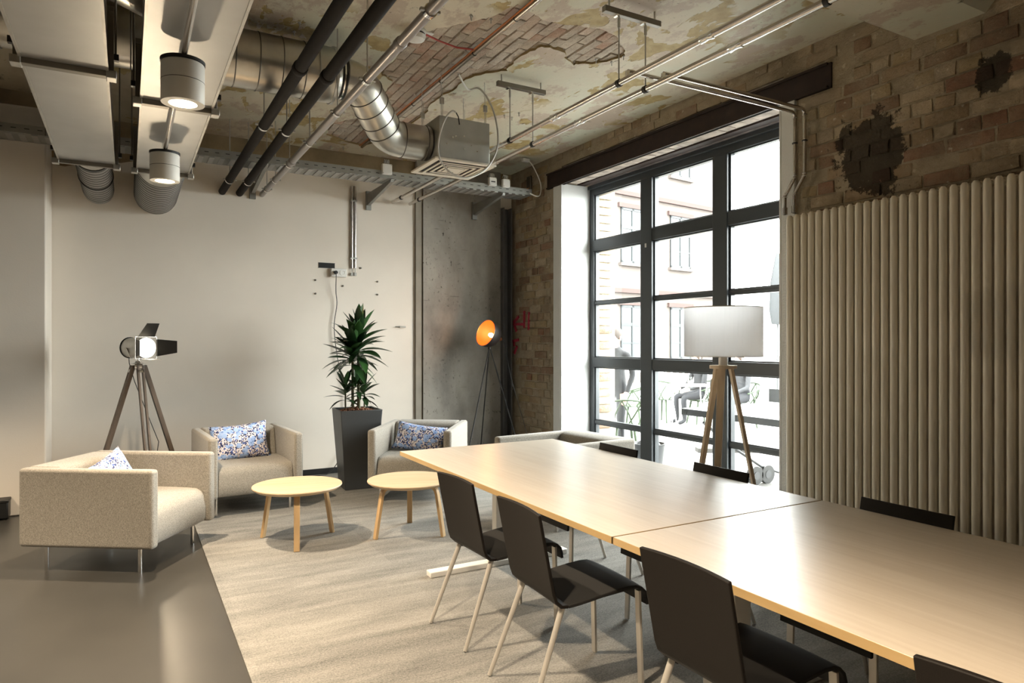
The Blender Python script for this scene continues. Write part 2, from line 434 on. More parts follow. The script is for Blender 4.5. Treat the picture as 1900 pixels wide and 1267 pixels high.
def ceiling_mat():
    m, nt, p = new_mat('flaking_ceiling_paint'); g = NG(nt)
    P = g.pos
    base = g.mix(g.ramp(g.noise(P(), .9, 5, .6), .38, .62), (.60,.53,.41), (.56,.56,.44))     # cream to pale green paint
    base = g.mix(g.ramp(g.noise(P((1,.6,1)), 1.7, 8, .72), .515, .55), base, (.47,.385,.30))        # worn pinkish lime
    base = g.mix(g.math('MULTIPLY', g.ramp(g.noise(P(), 7, 7, .75), .55, .63), .55), base, (.62,.57,.46))
    sxp = g.n('ShaderNodeSeparateXYZ'); g.L(P(), sxp.inputs[0])
    lf = g.ramp(g.math('ADD', sxp.outputs[0], g.math('MULTIPLY', g.noise(P(), 1.4, 6, .65), 1.6)), 1.75, 1.35)
    base = g.mix(g.math('MULTIPLY', lf, .75), base, g.mix(g.ramp(g.noise(P(), 2.3, 5), .35, .65), (.36,.28,.17), (.47,.39,.27)))   # older tan limewash in the left bay
    fl = g.noise(P((1.5,.8,1), rot=(0,0,.2)), 2.6, 4, .55, .5)
    reg = g.noise(P(), 1.1, 2)
    fm = g.math('MULTIPLY', g.ramp(fl, .56, .575), g.ramp(reg, .38, .46))
    c = g.mix(fm, base, g.mix(g.ramp(g.noise(P(), 16, 4), .35, .65), (.33,.24,.09), (.44,.34,.16)))  # ochre flakes
    sm = g.math('MULTIPLY', g.ramp(g.noise(P((1.3,.7,1)), 2.6, 5, .7), .655, .71), .85)
    c = g.mix(sm, c, (.05,.04,.03))                                                             # soot marks
    dots = g.math('MULTIPLY', g.ramp(g.noise(P(), 38, 3, .6), .66, .70), g.ramp(g.noise(P(), 2.1, 3), .46, .6))
    c = g.mix(g.math('MULTIPLY', dots, .7), c, (.09,.075,.055))
    g.L(c, p.inputs['Base Color']); p.inputs['Roughness'].default_value = .6
    h = g.math('SUBTRACT', g.math('MULTIPLY', g.noise(P(), 12, 6), .6), g.math('MULTIPLY', fm, .5))
    g.bump(h, .45, p, .012); return m
M['ceiling'] = ceiling_mat()
M['plaster_edge'] = mat('plaster_break', (.36,.27,.13), .95)

# ------------------------------------------------------------------ setting
WX, BY, CZ = 4.20, 7.49, 3.57       # window wall plane, back wall plane, ceiling height
struct(MB().box(-5.5, 4.62, -3.5, 7.6, -.12, 0).build('floor', M['floor']))
M['ceiling_mortar'] = mat('ceiling_mortar', (.44,.37,.29), .95, var=.12, vscale=6, bump=.5, bscale=20)
ceil = struct(MB().box(-5.5, 4.95, -3.5, 7.9, CZ, CZ+.2).build('ceiling', M['ceiling_mortar']))
wl_ = [(-5.5,0),(4.95,0),(4.95,3.25),(.55,3.25),(.35,3.235),(.12,3.20),(-.05,3.15),(-.2,3.13),(-.3,3.10),(-.42,3.085),(-.5,3.06),(-.62,3.07),(-5.5,3.07)]
wb_ = struct(MB().prism(wl_, lambda a, b: (a, BY, b), lambda a, b: (a, BY+.25, b)).build('wall_back', M['white_wall']))
# raw band above the paint line, with a broken paint edge
MB().box(-5.5, 4.95, BY+.004, BY+.24, 3.0, CZ).build('raw_band', M['raw_plaster'], wb_)
pier = struct(MB().box(-5.5, -.60, 6.97, BY, 0, 3.42).build('wall_pier', M['white_wall'], bevel=.012))
struct(MB().box(-5.5, -.60, 6.985, BY, 3.42, CZ).build('trim_1', M['raw_plaster']))
struct(MB().box(-5.75, -5.5, -3.5, 7.6, 0, CZ).build('wall_left', M['enclosure']))
struct(MB().box(-5.5, 4.2, -3.75, -3.5, 0, CZ).build('wall_front', M['enclosure']))
# skirting along the back wall
struct(MB().box(-.60, 2.9, BY-.012, BY, 0, .07).build('baseboard_back', M['black_plastic']))
# concrete slab beside the corner
cx0, cx1 = 2.92, 4.03
wc = struct(MB().box(cx0+.085, cx1, BY-.05, BY, 0, CZ).build('wall_concrete', M['concrete']))
MB().box(cx0, cx0+.07, BY-.035, BY, 0, CZ).build('edge_strip', M['concrete_strip'], wc)
MB().box(cx0+.07, cx0+.085, BY-.02, BY, 0, CZ).build('joint', M['raw_plaster'], wc)
for z in (1.28, 2.02): MB().box(cx0+.085, cx1, BY-.053, BY-.049, z, z+.012).build('formwork_seam', M['concrete'], wc)
sc_ = struct(MB().box(cx1, cx1+.02, BY-.12, BY, 0, 3.1).box(cx1+.02, cx1+.11, BY-.03, BY, 0, 3.1).box(cx1+.11, cx1+.13, BY-.12, BY, 0, 3.1).build('trim_2', M['steel_column'], bevel=.003))

# ---- window wall, with its opening
WY0, WY1 = 3.40, 6.345
wr = MB()
wr.box(WX+.012, 4.95, WY1, BY, 0, CZ); wr.box(WX+.012, 4.95, -3.5, WY0, 0, CZ); wr.box(WX+.012, 4.95, WY0, WY1, 3.40, CZ)
wall_r = struct(wr.build('wall_right', M['mortar']))
rs = random.Random(3)
def brick_mesh(w, h, d, j):
    """chamfered brick, front towards -X; origin at the centre of its back"""
    def J(): return rs.uniform(-j, j)
    a, b = w/2, h/2; c = .005
    vs = [(0,-a,-b),(0,a,-b),(0,a,b),(0,-a,b)]
    vs += [(-d+.004+J()*.4,-a+J(),-b+J()),(-d+.004+J()*.4,a+J(),-b+J()),(-d+.004+J()*.4,a+J(),b+J()),(-d+.004+J()*.4,-a+J(),b+J())]
    vs += [(-d+J()*.5,-a+c*1.6+J(),-b+c+J()),(-d+J()*.5,a-c*1.6+J(),-b+c+J()),(-d+J()*.5,a-c*1.6+J(),b-c+J()),(-d+J()*.5,-a+c*1.6+J(),b-c+J())]
    fs = [(8,9,10,11)]
    for k in (0, 4):
        for i in range(4): fs.append((k+i, k+(i+1) % 4, k+4+(i+1) % 4, k+4+i))
    return MB().add(vs, fs)
BM = {}
for kind, w in (('s', .250), ('h', .121)):
    BM[kind] = [brick_mesh(w, .077, .017, .0065).mesh('brick') for _ in range(8)]
def pick_mat(y, z):
    if y > 6.3: wts = (5, 4, 3, 1.0, 2, 4)
    elif z > 3.36: wts = (3, 1, 2, 1, 3, 8)
    else: wts = (4, 1, 3, 2, 4, 6)
    return rs.choices(BR, wts)[0]
bricks = []
def bond(y0, y1, z0, z1, skip=lambda y, z: False):
    k = 0; z = z0
    while z + .07 < z1:
        if k % 2 == 0: L, kind, off = .264, 's', 0
        else: L, kind, off = .132, 'h', .066
        if k % 4 == 2: off = .132
        y = y0 - off + rs.uniform(-.006, .006)
        while y < y1:
            c = y + L/2
            if c - L/2 > y0 - .05 and c + L/2 < y1 + .02 and not skip(c, z+.035): bricks.append((c, z+.042, kind))
            y += L
        z += .0895; k += 1
bond(6.51, 7.36, 0.0, 3.52, lambda y, z: (y < 6.72 and 3.15 < z < 3.40) or (y > 7.2 and rs.random() < .25) or rs.random() < .03)
bond(1.2, 3.28, 2.2, 3.27, lambda y, z: (y > 2.85 and 3.14 < z) or rs.random() < .07)
bond(2.95, 6.6, 3.385, 3.57, lambda y, z: rs.random() < .5)
bond(1.2, 2.95, 3.27, 3.55, lambda y, z: rs.random() < .25)
def parea(b):
    y, z, k = b; d = math.hypot(WX, y)
    vis = 1.0 if (z > 2.3 or y > 6.3) else 0
    if z < .75: vis = .2
    if y < 1.7: vis = 0.05
    return vis*(2 if k == 's' else 1)*WX/d/d**2
bricks.sort(key=parea, reverse=True)
NB = 262
rest = MB(); 
for i, (y, z, k) in enumerate(bricks):
    sc = rs.uniform(.95, 1.0); rx = rs.uniform(-.02, .02); dx = rs.uniform(-.003, .007)
    if i < NB:
        o = obj('brick', rs.choice(BM[k]), pick_mat(y, z), wall_r)
        o.location = (WX+.018+dx, y, z); o.rotation_euler = (rx, rs.uniform(-.02,.02), 0); o.scale = (1, sc, rs.uniform(.93,1.03))
    else:
        q = brick_mesh(.250 if k == 's' else .121, .077, .017, .0065)
        q.xform(Matrix.Translation((WX+.018+dx, y, z)) @ Matrix.Rotation(rx, 4, 'X')); rest.add(q.v, q.f)
ob = rest.build('brickwork', BR[5], wall_r); ob['kind'] = 'stuff'
# outer brick reveal seen through the left panes: courses of alternating brick
for k in range(35):
    q = brick_mesh(.20, .074, .03, .003).xform(Matrix.Translation((4.79, WY1-.005, .045+k*.0905)) @ Matrix.Rotation(R(90), 4, 'Z'))
    if k < 19: mm = (BR[4], BR[3])[k % 2]
    else: mm = rs.choice((BR[4], BR[5], BR[4], BR[0]))
    q.build('brick', mm, wall_r)

# red spray-paint marks on the brick beside the copper lamp
gx = WX-.008
def stroke(pts, w=.028):
    P3 = [at_x(x, y, gx) for x, y in pts]; m_ = MB()
    for a, b in zip(P3[:-1], P3[1:]): m_.obar(a, b, .004, w, up=(1,0,0) if False else (0,0,1))
    return m_
gr = thing('spray_paint_mark', 'pink-red spray-painted strokes on the brick beside the copper lamp', 'graffiti', at_x(965, 610, gx))
for pts in ([(972,578),(972,606)], [(981,580),(980,610)], [(972,601),(953,601)], [(961,588),(953,597)], [(953,601),(957,613)], [(961,630),(952,632),(953,640)], [(958,643),(954,654)]):
    m_ = MB()
    for a, b in zip(pts[:-1], pts[1:]):
        A = at_x(*a, gx); B = at_x(*b, gx); n = Vector((0,)+tuple((B-A).normalized())[1:]); pw = Vector((1,0,0)).cross(n)*.016; tk = Vector((.012,0,0))
        A2, B2 = A - n*.012, B + n*.012
        m_.add([A2-pw, A2+pw, B2+pw, B2-pw, A2-pw+tk, A2+pw+tk, B2+pw+tk, B2-pw+tk], [(0,1,2,3),(7,6,5,4),(0,3,7,4),(1,2,6,5),(0,4,5,1),(2,3,7,6)])
    o = m_.build('paint_stroke', M['red_paint'], gr); o.matrix_parent_inverse = Matrix.Translation(-gr.location)

# lintel: riveted rust-brown beam with flanges, soffit of concrete and second beam behind
t3 = struct(MB().box(WX-.002, WX+.03, 3.00, 6.63, 3.19, 3.365).build('trim_3', M['rust']))
MB().box(WX-.022, WX+.02, 3.02, 6.62, 3.19, 3.206).build('flange', M['rust'], t3)
MB().box(WX-.022, WX+.02, 3.02, 6.62, 3.349, 3.365).build('flange', M['rust'], t3)
sof = struct(MB().box(WX+.03, 4.95, WY0, WY1, 3.222, 3.40).build('trim_4', M['concrete_soffit']))
MB().box(WX+.22, WX+.31, WY0, WY1, 3.205, 3.235).build('second_beam', M['rust'], sof)
for i in range(24):      # ragged mortar lumps of the soffit
    y = WY0 + .05 + i*.122; a = rs.uniform(.04, .07)
    MB().box(WX+.05+rs.uniform(0,.02), WX+.19, y-a, y+a, 3.212-rs.uniform(0,.008), 3.23).build('soffit_lump', M['concrete_soffit'], sof, bevel=.006)
# white plastered reveals
t5 = struct(MB().box(WX-.012, WX+.012, WY1, 6.487, 0, 3.19).box(WX-.012, 4.585, WY1-.022, WY1, 0, 3.205).build('trim_5', M['white_reveal'], bevel=.006))
t6 = struct(MB().box(WX-.012, WX+.012, 3.285, WY0, 0, 3.205).box(WX-.012, 4.585, WY0, WY0+.022, 0, 3.205).build('trim_6', M['white_reveal'], bevel=.006))
# floor-level sill
struct(MB().box(4.10, 4.68, WY0, WY1, -.02, .006).build('trim_7', M['window_frame']))

# ---- window
FX0, FX1 = 4.575, 4.655
win = struct(bpy.data.objects.new('window_1', None)); col.objects.link(win); win.location = (0,0,0)
MB().box(FX0, FX1, WY1-.022-.075, WY1-.022, .006, 3.205).build('frame_jamb', M['window_frame'], win, bevel=.004)
MB().box(FX0, FX1, WY0+.022, WY0+.10, .006, 3.205).build('frame_jamb', M['window_frame'], win, bevel=.004)
MB().box(FX0, FX1, WY0+.10, WY1-.097, 3.10, 3.205).build('frame_head', M['window_frame'], win, bevel=.004)
MB().box(FX0-.03, FX0, WY0+.022, WY1-.022, 3.165, 3.205).build('head_cover', M['window_frame'], win, bevel=.003)
MB().box(FX0, FX1, WY0+.10, WY1-.097, .006, .11).build('frame_sill', M['window_frame'], win, bevel=.004)
mull = (5.345, 4.36)
for y in mull: MB().box(FX0-.012, FX1, y-.085, y+.085, .11, 3.10).build('mullion', M['window_frame'], win, bevel=.005)
edges = [WY0+.10, mull[1]-.085, mull[1]+.085, mull[0]-.085, mull[0]+.085, WY1-.097]
rows = [(.11,.53),(.567,1.164),(1.273,1.868),(1.898,2.463),(2.585,3.10)]
for c in range(3):
    a, b = edges[2*c], edges[2*c+1]
    for (z0, z1) in ((1.164,1.273),(2.463,2.585)): MB().box(FX0-.005, FX1, a, b, z0, z1).build('transom', M['window_frame'], win, bevel=.005)
    for (z0, z1) in ((.53,.567),(1.868,1.898)): MB().box(FX0+.012, FX1-.01, a, b, z0, z1).build('glazing_bar', M['window_frame'], win, bevel=.004)
    for (z0, z1) in rows:
        e = .018
        bead = MB()
        bead.box(FX0+.02, FX1-.012, a, a+e, z0, z1); bead.box(FX0+.02, FX1-.012, b-e, b, z0, z1)
        bead.box(FX0+.02, FX1-.012, a+e, b-e, z0, z0+e*.7); bead.box(FX0+.02, FX1-.012, a+e, b-e, z1-e*.7, z1)
        bd = bead.build('glazing_bead', M['window_frame'], win)
        MB().box(4.612, 4.618, a+e-.004, b-e+.004, z0+e*.7-.004, z1-e*.7+.004).build('pane', M['glass'], win)
MB().box(FX0-.03, FX0-.014, mull[1]+.035, mull[1]+.065, 1.02, 1.14).build('handle_plate', M['chrome'], win, bevel=.003)
MB().tube([(FX0-.03, mull[1]+.05, 1.11), (FX0-.06, mull[1]+.05, 1.11), (FX0-.065, mull[1]+.05, 1.09), (FX0-.065, mull[1]+.05, .98)], .009, 8).build('handle', M['chrome'], win)
MB().box(FX0-.018, FX0-.012, mull[0]-.01, mull[0]+.01, 2.40, 2.44).build('latch', M['white_plastic'], win)

# ---- ceiling: plaster coat broken open over the brick soffit
hole = [(770,66),(812,52),(872,42),(930,22),(962,8),(990,24),(1004,34),(1040,46),(1065,45),(1085,50),(1120,54),(1143,68),(1150,80),(1158,88),(1161,102),(1135,112),(1101,119),(1078,117),(1064,120),(1050,106),(1046,95),(1020,88),(1000,87),(985,96),(960,108),(946,122),(942,130),(915,134),(880,140),(858,150),(840,168),(815,180),(800,192),(794,206),(760,232),(728,250),(700,262),(672,270),(640,262),(606,250),(612,232),(640,222),(676,218),(700,204),(694,186),(716,168),(728,150),(706,138),(712,122),(730,112),(742,96),(735,80),(752,70)]
rr = random.Random(11)
def rough(poly, n=3, amp=.012):
    out = []
    for i, p in enumerate(poly):
        q = poly[(i+1) % len(poly)]
        for k in range(n):
            f = k/n; out.append((p[0]+(q[0]-p[0])*f + rr.uniform(-amp,amp), p[1]+(q[1]-p[1])*f + rr.uniform(-amp,amp)))
    return out
PZ = CZ - .028
hp = rough([tuple(at_h(x, y, PZ)[:2]) for x, y in hole])
def plaster(outer, inner):
    bm = bmesh.new()
    def loop(pts):
        vs = [bm.verts.new((x, y, PZ)) for x, y in pts]
        return [bm.edges.new((vs[i], vs[(i+1) % len(vs)])) for i in range(len(vs))]
    es = loop(outer) + loop(inner)
    bmesh.ops.triangle_fill(bm, use_beauty=True, edges=es)
    me = bpy.data.meshes.new('plaster_coat'); bm.to_mesh(me)
    bm.free(); return me
pc = obj('plaster_coat', plaster([(-5.5,-3.5),(4.2,-3.5),(4.2,BY),(-5.5,BY)], hp), M['ceiling'], ceil)
edge = MB()
for i in range(len(hp)):
    a, b = hp[i], hp[(i+1) % len(hp)]
    edge.add([(*a, PZ), (*b, PZ), (*b, CZ), (*a, CZ)], [(0,1,2,3)])
edge.build('plaster_edge', M['plaster_edge'], ceil)
def inside(x, y, poly):
    r_ = False; j = len(poly)-1
    for i in range(len(poly)):
        xi, yi = poly[i]; xj, yj = poly[j]
        if (yi > y) != (yj > y) and x < (xj-xi)*(y-yi)/(yj-yi)+xi: r_ = not r_
        j = i
    return r_
CM = [brick_mesh(.240, .072, .013, .006).xform(Matrix.Rotation(R(90), 4, 'Y')).mesh('brick') for _ in range(5)]
for me in CM:   # after the turn the front of the brick faces down
    zs = [v.co.z for v in me.vertices]
    if max(zs) > .005:
        for v in me.vertices: v.co.z = -v.co.z
        bm = bmesh.new(); bm.from_mesh(me); bmesh.ops.recalc_face_normals(bm, faces=bm.faces[:]); bm.to_mesh(me); bm.free()
xs = [p[0] for p in hp]; ys = [p[1] for p in hp]; nb = 0
cand = []
x = min(xs)-.1; k = 0
while x < max(xs)+.1:
    y = min(ys)-.3 + (.124 if k % 2 else 0) + rr.uniform(-.02,.02)
    while y < max(ys)+.3:
        if any(inside(x+dx, y+dy, hp) for dx in (-.03,.03) for dy in (-.12,0,.12)): cand.append((x, y))
        y += .248
    x += .079; k += 1
for (x, y) in cand[:300]:
    o = obj('brick', rr.choice(CM), rr.choices(CB, (5,2.2,4))[0], ceil)
    o.location = (x, y, CZ+.004-rr.uniform(0,.006)); o.rotation_euler = (rr.uniform(-.012,.012), rr.uniform(-.03,.03), rr.uniform(-.01,.01)); o.scale = (rr.uniform(.95,1.02), rr.uniform(.96,1), 1)
# beam haunch at the near end of the window wall
bp = [(2.04,3.30),(2.44,3.30),(2.66,3.545),(1.80,3.545)]
struct(MB().prism(bp, lambda a, b: (-5.5, a, b), lambda a, b: (WX+.01, a, b)).build('trim_8', M['ceiling']))
# anchor bolts left in the ceiling
for i, (x, y) in enumerate([(874,26),(911,33),(556,40),(546,56),(1106,108),(1135,113),(1157,102),(936,212),(950,216),(963,208),(614,270),(637,272),(460,82),(688,14),(875,28)]):
    p = at_h(x, y, PZ); 
    o = MB().tube([(0,0,.0),(0,0,-.035)], .004, 6).lathe([(.011,-.012),(.011,-.006)], 6).build('anchor_bolt', M['steel'], ceil); o.location = p

# ---- carpet
tag(MB().box(.46, WX-.001, -3.4, BY-.015, .0, .008).build('carpet', M['carpet']), 'grey streaked tufted carpet covering the floor under the tables and armchairs', 'carpet')

# ================================================================== furniture
# ---- meeting tables
def make_table(name, label, y0, y1, near, far):
    x0, x1, h, tk = 1.525, 2.69, .745, .026
    cx, cy = (x0+x1)/2, (y0+y1)/2; w, l = (x1-x0)/2, (y1-y0)/2
    t = thing(name, label, 'table', (cx, cy, 0.008))
    h -= .008
    MB().box(-w+.002, w-.002, -l+.002, l-.002, h-tk, h).build('tabletop', M['table_oak'], t, bevel=.0015)
    e = MB()
    e.box(-w, -w+.002, -l, l, h-tk, h-.001); e.box(w-.002, w, -l, l, h-tk, h-.001); e.box(-w, w, -l, -l+.002, h-tk, h-.001); e.box(-w, w, l-.002, l, h-tk, h-.001)
    e.build('edge_band', M['table_edge'], t)
    for sy in (-1, 1):
        yy = l-far if sy > 0 else -l+near
        MB().box(-.50, .50, yy-.035, yy+.035, 0, .035).build('foot', M['white_metal'], t, bevel=.005)
        MB().box(-.045, .045, yy-.03, yy+.03, .035, h-tk-.04).build('column', M['white_metal'], t, bevel=.004)
        MB().box(-.48, .48, yy-.025, yy+.025, h-tk-.04, h-tk).build('cross_rail', M['white_metal'], t, bevel=.003)
    MB().box(-.03, .03, -l+.30, l-.30, h-tk-.05, h-tk).build('beam', M['white_metal'], t, bevel=.003)
    return t
make_table('meeting_table', 'pale oak meeting table whose far end points at the armchairs', 1.972, 4.175, .06, .28)
make_table('meeting_table', 'pale oak meeting table nearest the camera, running out of the picture by the radiator', -.235, 1.966, .28, .045)

# ---- stacking chairs
def make_chair():
    t = thing('stacking_chair', 'x', 'chair')
    hw = .19; th = .014
    # side profile (x forward, z up) of back and seat centre line
    def strip(path, wfun, bow, name, m):
        vs = []; nw = 8; n = len(path)
        for i, (x, z) in enumerate(path):
            if i == 0: tx, tz = path[1][0]-x, path[1][1]-z
            elif i == n-1: tx, tz = x-path[-2][0], z-path[-2][1]
            else: tx, tz = path[i+1][0]-path[i-1][0], path[i+1][1]-path[i-1][1]
            l = math.hypot(tx, tz); nx, nz = -tz/l, tx/l
            w = wfun(i/(n-1))
            for s in (-.5, .5):
                for k in range(nw+1):
                    f = 2*k/nw-1
                    b = bow(i/(n-1))*f*f
                    vs.append((x+nx*(s*th+b), f*w, z+nz*(s*th+b)))
        W = nw+1; fs = []
        for i in range(n-1):
            for k in range(nw):
                a = i*2*W+k
                fs.append((a, a+1, a+1+2*W, a+2*W)); a += W
                fs.append((a, a+2*W, a+1+2*W, a+1))
            a = i*2*W; fs.append((a, a+2*W, a+3*W, a+W)); a += nw; fs.append((a, a+W, a+3*W, a+2*W))
        for i in (0, n-1):
            for k in range(nw):
                a = i*2*W+k; fs.append((a, a+W, a+W+1, a+1) if i == 0 else (a, a+1, a+W+1, a+W))
        return MB().add(vs, fs).build(name, m, t, bevel=.003, seg=2, angle=50)
    bpath = [(0, .772), (.012, .70), (.026, .62), (.042, .53), (.055, .455), (.064, .425), (.085, .402), (.115, .396)]
    strip(bpath, lambda f: hw, lambda f: -.016*(1-f), 'backrest', M['chair_shell'])
    spath = [(.115, .396), (.17, .402), (.25, .413), (.33, .424), (.40, .430), (.44, .428), (.470, .416), (.492, .394), (.500, .365), (.500, .340)]
    strip(spath, lambda f: hw, lambda f: -.010*(1-f)*f*2, 'seat', M['seat_black'])
    for s in (-1, 1):
        MB().tube([(.100, s*.165, .392), (-.055, s*.19, 0)], [.0125, .0095], 10).build('leg', M['chair_leg'], t)
        MB().obar((.462, s*.170, .402), (.474, s*.176, 0), .030, .012, up=(1,0,0)).build('leg', M['chair_leg'], t, bevel=.002)
        MB().obar((.10, s*.150, .384), (.46, s*.150, .410), .014, .012).build('side_rail', M['black_metal'], t)
    return t
proto = make_chair()
G1 = 'dark stacking chairs along the camera side of the tables'; G2 = 'dark stacking chairs along the radiator side of the tables'
spots = [((1.415, 3.06), 2, 'dark brown stacking chair at the far camera-side end of the tables, by the coffee tables', G1),
         ((1.405, 2.42), -3, 'dark brown stacking chair second from the far end, its whole back and seat showing', G1),
         ((1.475, 1.545), 0, 'dark brown stacking chair in front of the joint between the two tables', G1),
         ((1.485, .66), 1, 'dark brown stacking chair cut off by the bottom right corner of the picture', G1),
         ((2.722, 3.47), 180, 'dark brown stacking chair on the window side, before the grey armchair', G2),
         ((2.735, 2.62), 180, 'dark brown stacking chair on the window side, before the white-shaded lamp', G2),
         ((2.745, 1.635), 180, 'dark brown stacking chair on the window side, in front of the radiator', G2)]
for i, ((x, y), a, lab, g) in enumerate(spots):
    o = proto if i == 0 else copy_tree(proto)
    o.location = (x, y, .0118); o.rotation_euler = (0, 0, R(a)); tag(o, lab, 'chair', g)

# ---- armchairs
def make_armchair():
    t = thing('armchair', 'x', 'armchair'); w, d, z0, h = .38, .44, .165, .655
    # x = forward, y = sideways
    for s in (-1, 1):
        MB().box(-d, d, s*w-(.075 if s > 0 else 0), s*w+(0 if s > 0 else .075), z0, h).build('armrest', M['upholstery'], t, bevel=.022, seg=4)
    bk = [(-d, z0), (-d, h), (-d+.20, h), (-d+.235, h-.02), (-d+.29, .42), (-d+.29, z0)]
    MB().prism(bk, lambda a, b: (a, -w+.076, b), lambda a, b: (a, w-.076, b)).build('backrest', M['upholstery'], t, bevel=.018, seg=3)
    st = [(-d+.25, z0+.002), (-d+.25, .40)] + [(-d+.30+.02*k, .405+.006*math.sin(k/24*3.1)) for k in range(0, 22)]
    cx, cz, rr_ = d-.115, .33, .075
    st += [(cx+rr_*math.sin(a)+.0, cz+rr_*math.cos(a)) for a in [R(v) for v in range(10, 91, 16)]]
    st += [(d-.028, .27), (d-.030, z0+.03), (d-.045, z0+.004)]
    MB().prism(st, lambda a, b: (a, -w+.077, b), lambda a, b: (a, w-.077, b)).build('seat', M['upholstery'], t, bevel=.008, seg=2)
    for sx in (-1, 1):
        for sy in (-1, 1):
            o = MB().tube([(sx*.31, sy*.30, 0), (sx*.31, sy*.30, z0+.002)], .0125, 14).build('leg', M['chrome'], t)
    return t
ac = make_armchair()
GA = 'low upholstered armchairs of the lounge corner'
arm = [((-.02, 5.30), -34, 'low oatmeal armchair at the left, side-on, standing on the bare dark floor', 0),
       ((.915, 6.43), -86, 'low grey-beige armchair against the white wall, left of the tall planter', .008),
       ((2.42, 6.06), -125, 'low grey armchair right of the planter, before the concrete wall', .008),
       ((3.12, 4.67), 185.5, 'low light grey armchair half hidden behind the meeting table by the window', .008)]
for i, ((x, y), a, lab, z) in enumerate(arm):
    o = ac if i == 0 else copy_tree(ac)
    o.location = (x, y, z); o.rotation_euler = (0, 0, R(a)); tag(o, lab, 'armchair', GA)

# ---- cushions
def cushion_mesh(w, h, t, seed):
    r_ = random.Random(seed); nu, nv = 22, 14; vs = []
    for s in (1, -1):
        for j in range(nv+1):
            for i in range(nu+1):
                u, v = 2*i/nu-1, 2*j/nv-1
                ear = 1 + .05*(u*u*v*v) - .05*(u*u*(1-v*v)*.6+v*v*(1-u*u)*1.2)
                th_ = t*(max(0, (1-abs(u)**3.2))*max(0, (1-abs(v)**3.2)))**.55
                th_ *= 1+.06*math.sin(5*u+seed)*math.cos(4*v)
                vs.append((u*w*ear, v*h*ear, s*th_))
    N = (nu+1)*(nv+1); fs = []
    for j in range(nv):
        for i in range(nu):
            a = j*(nu+1)+i; fs.append((a, a+1, a+nu+2, a+nu+1)); b = a+N; fs.append((b, b+nu+1, b+nu+2, b+1))
    m_ = MB().add(vs, fs); me = m_.mesh('cushion', 80)
    bm = bmesh.new(); bm.from_mesh(me); bmesh.ops.remove_doubles(bm, verts=bm.verts[:], dist=.0005); bm.to_mesh(me); bm.free()
    return me
def cushion(label, loc, frame, w, h, t, seed):
    o = obj('cushion', cushion_mesh(w, h, t, seed), M['cushion'])
    o.matrix_world = Matrix.Translation(loc) @ frame.to_4x4()
    return tag(o, label, 'cushion', 'blue and white floral cushions on the armchairs')
def chair_frame(a, lean, roll):
    """cushion upright in a chair facing a: local x across the chair, local y up (leaned), local z forward"""
    f = Vector((math.cos(R(a)), math.sin(R(a)), 0)); side = Vector((0,0,1)).cross(f); 
    up = (Vector((0,0,1))*math.cos(R(lean)) - f*math.sin(R(lean))); n = side.cross(up)
    m_ = Matrix((side, up, n)).transposed()
    return m_ @ Matrix.Rotation(R(roll), 3, 'Z')
def inchair(k, fx, fy, z):
    (x, y), a = arm[k][0], arm[k][1]; f = Vector((math.cos(R(a)), math.sin(R(a)), 0)); s = Vector((0,0,1)).cross(f)
    return Vector((x, y, z)) + f*fx + s*fy
cushion('blue floral cushion on the left-hand armchair, only its corner above the armrest', inchair(0, -.06, -.05, .545), chair_frame(arm[0][1], 24, 14), .22, .135, .055, 1)
cushion('blue floral cushion upright in the armchair left of the planter', inchair(1, -.065, -.035, .555), chair_frame(arm[1][1], 14, 4), .235, .16, .06, 2)
cushion('blue floral cushion slumped in the armchair right of the planter', inchair(2, -.05, -.02, .53), chair_frame(arm[2][1], 30, -8), .235, .135, .065, 3)

# ---- coffee tables
def make_coffee():
    t = thing('coffee_table', 'x', 'coffee table'); r_, h = .315, .405
    MB().lathe([(r_-.022, h-.026), (r_-.004, h-.012), (r_, h-.006), (r_-.002, h)], 64).build('tabletop', M['coffee_oak'], t, angle=25)
    for k in range(3):
        a = R(k*120); d = Vector((math.cos(a), math.sin(a), 0)); s = Vector((-math.sin(a), math.cos(a), 0))
        path = [(.06, h-.036), (.16, h-.036), (.195, h-.042), (.222, h-.062), (.234, h-.095), (.285, 0)]
        w = .020; tk = .011; vs = []
        for i, (x, z) in enumerate(path):
            p0 = path[max(0, i-1)]; p1 = path[min(len(path)-1, i+1)]; tx, tz = p1[0]-p0[0], p1[1]-p0[1]; l = math.hypot(tx, tz); nx, nz = -tz/l, tx/l
            for sx, sw in ((-1,-1),(1,-1),(1,1),(-1,1)):
                p = d*(x+nx*sx*tk) + s*(sw*w) + Vector((0,0,max(0, z+nz*sx*tk))); vs.append(p)
        fs = [(0,1,2,3)] + [tuple(4*(len(path)-1)+q for q in (3,2,1,0))]
        for i in range(len(path)-1):
            for q in range(4): fs.append((4*i+q, 4*i+(q+1) % 4, 4*i+4+(q+1) % 4, 4*i+4+q))
        MB().add(vs, fs).build('leg', M['leg_oak'], t, bevel=.002, angle=50)
    return t
cf = make_coffee(); GC = 'round oak coffee tables between the armchairs'
c1 = at_h(552, 898, .413); c2 = at_h(760, 888, .413)
cf.location = (c1.x, c1.y, .008); cf.rotation_euler = (0,0,R(-103)); tag(cf, 'round oak coffee table left of the planter, standing clear on the carpet', 'coffee table', GC)
o = copy_tree(cf); o.location = (c2.x, c2.y, .008); o.rotation_euler = (0,0,R(69)); tag(o, 'round oak coffee table partly behind the corner of the meeting table', 'coffee table', GC)

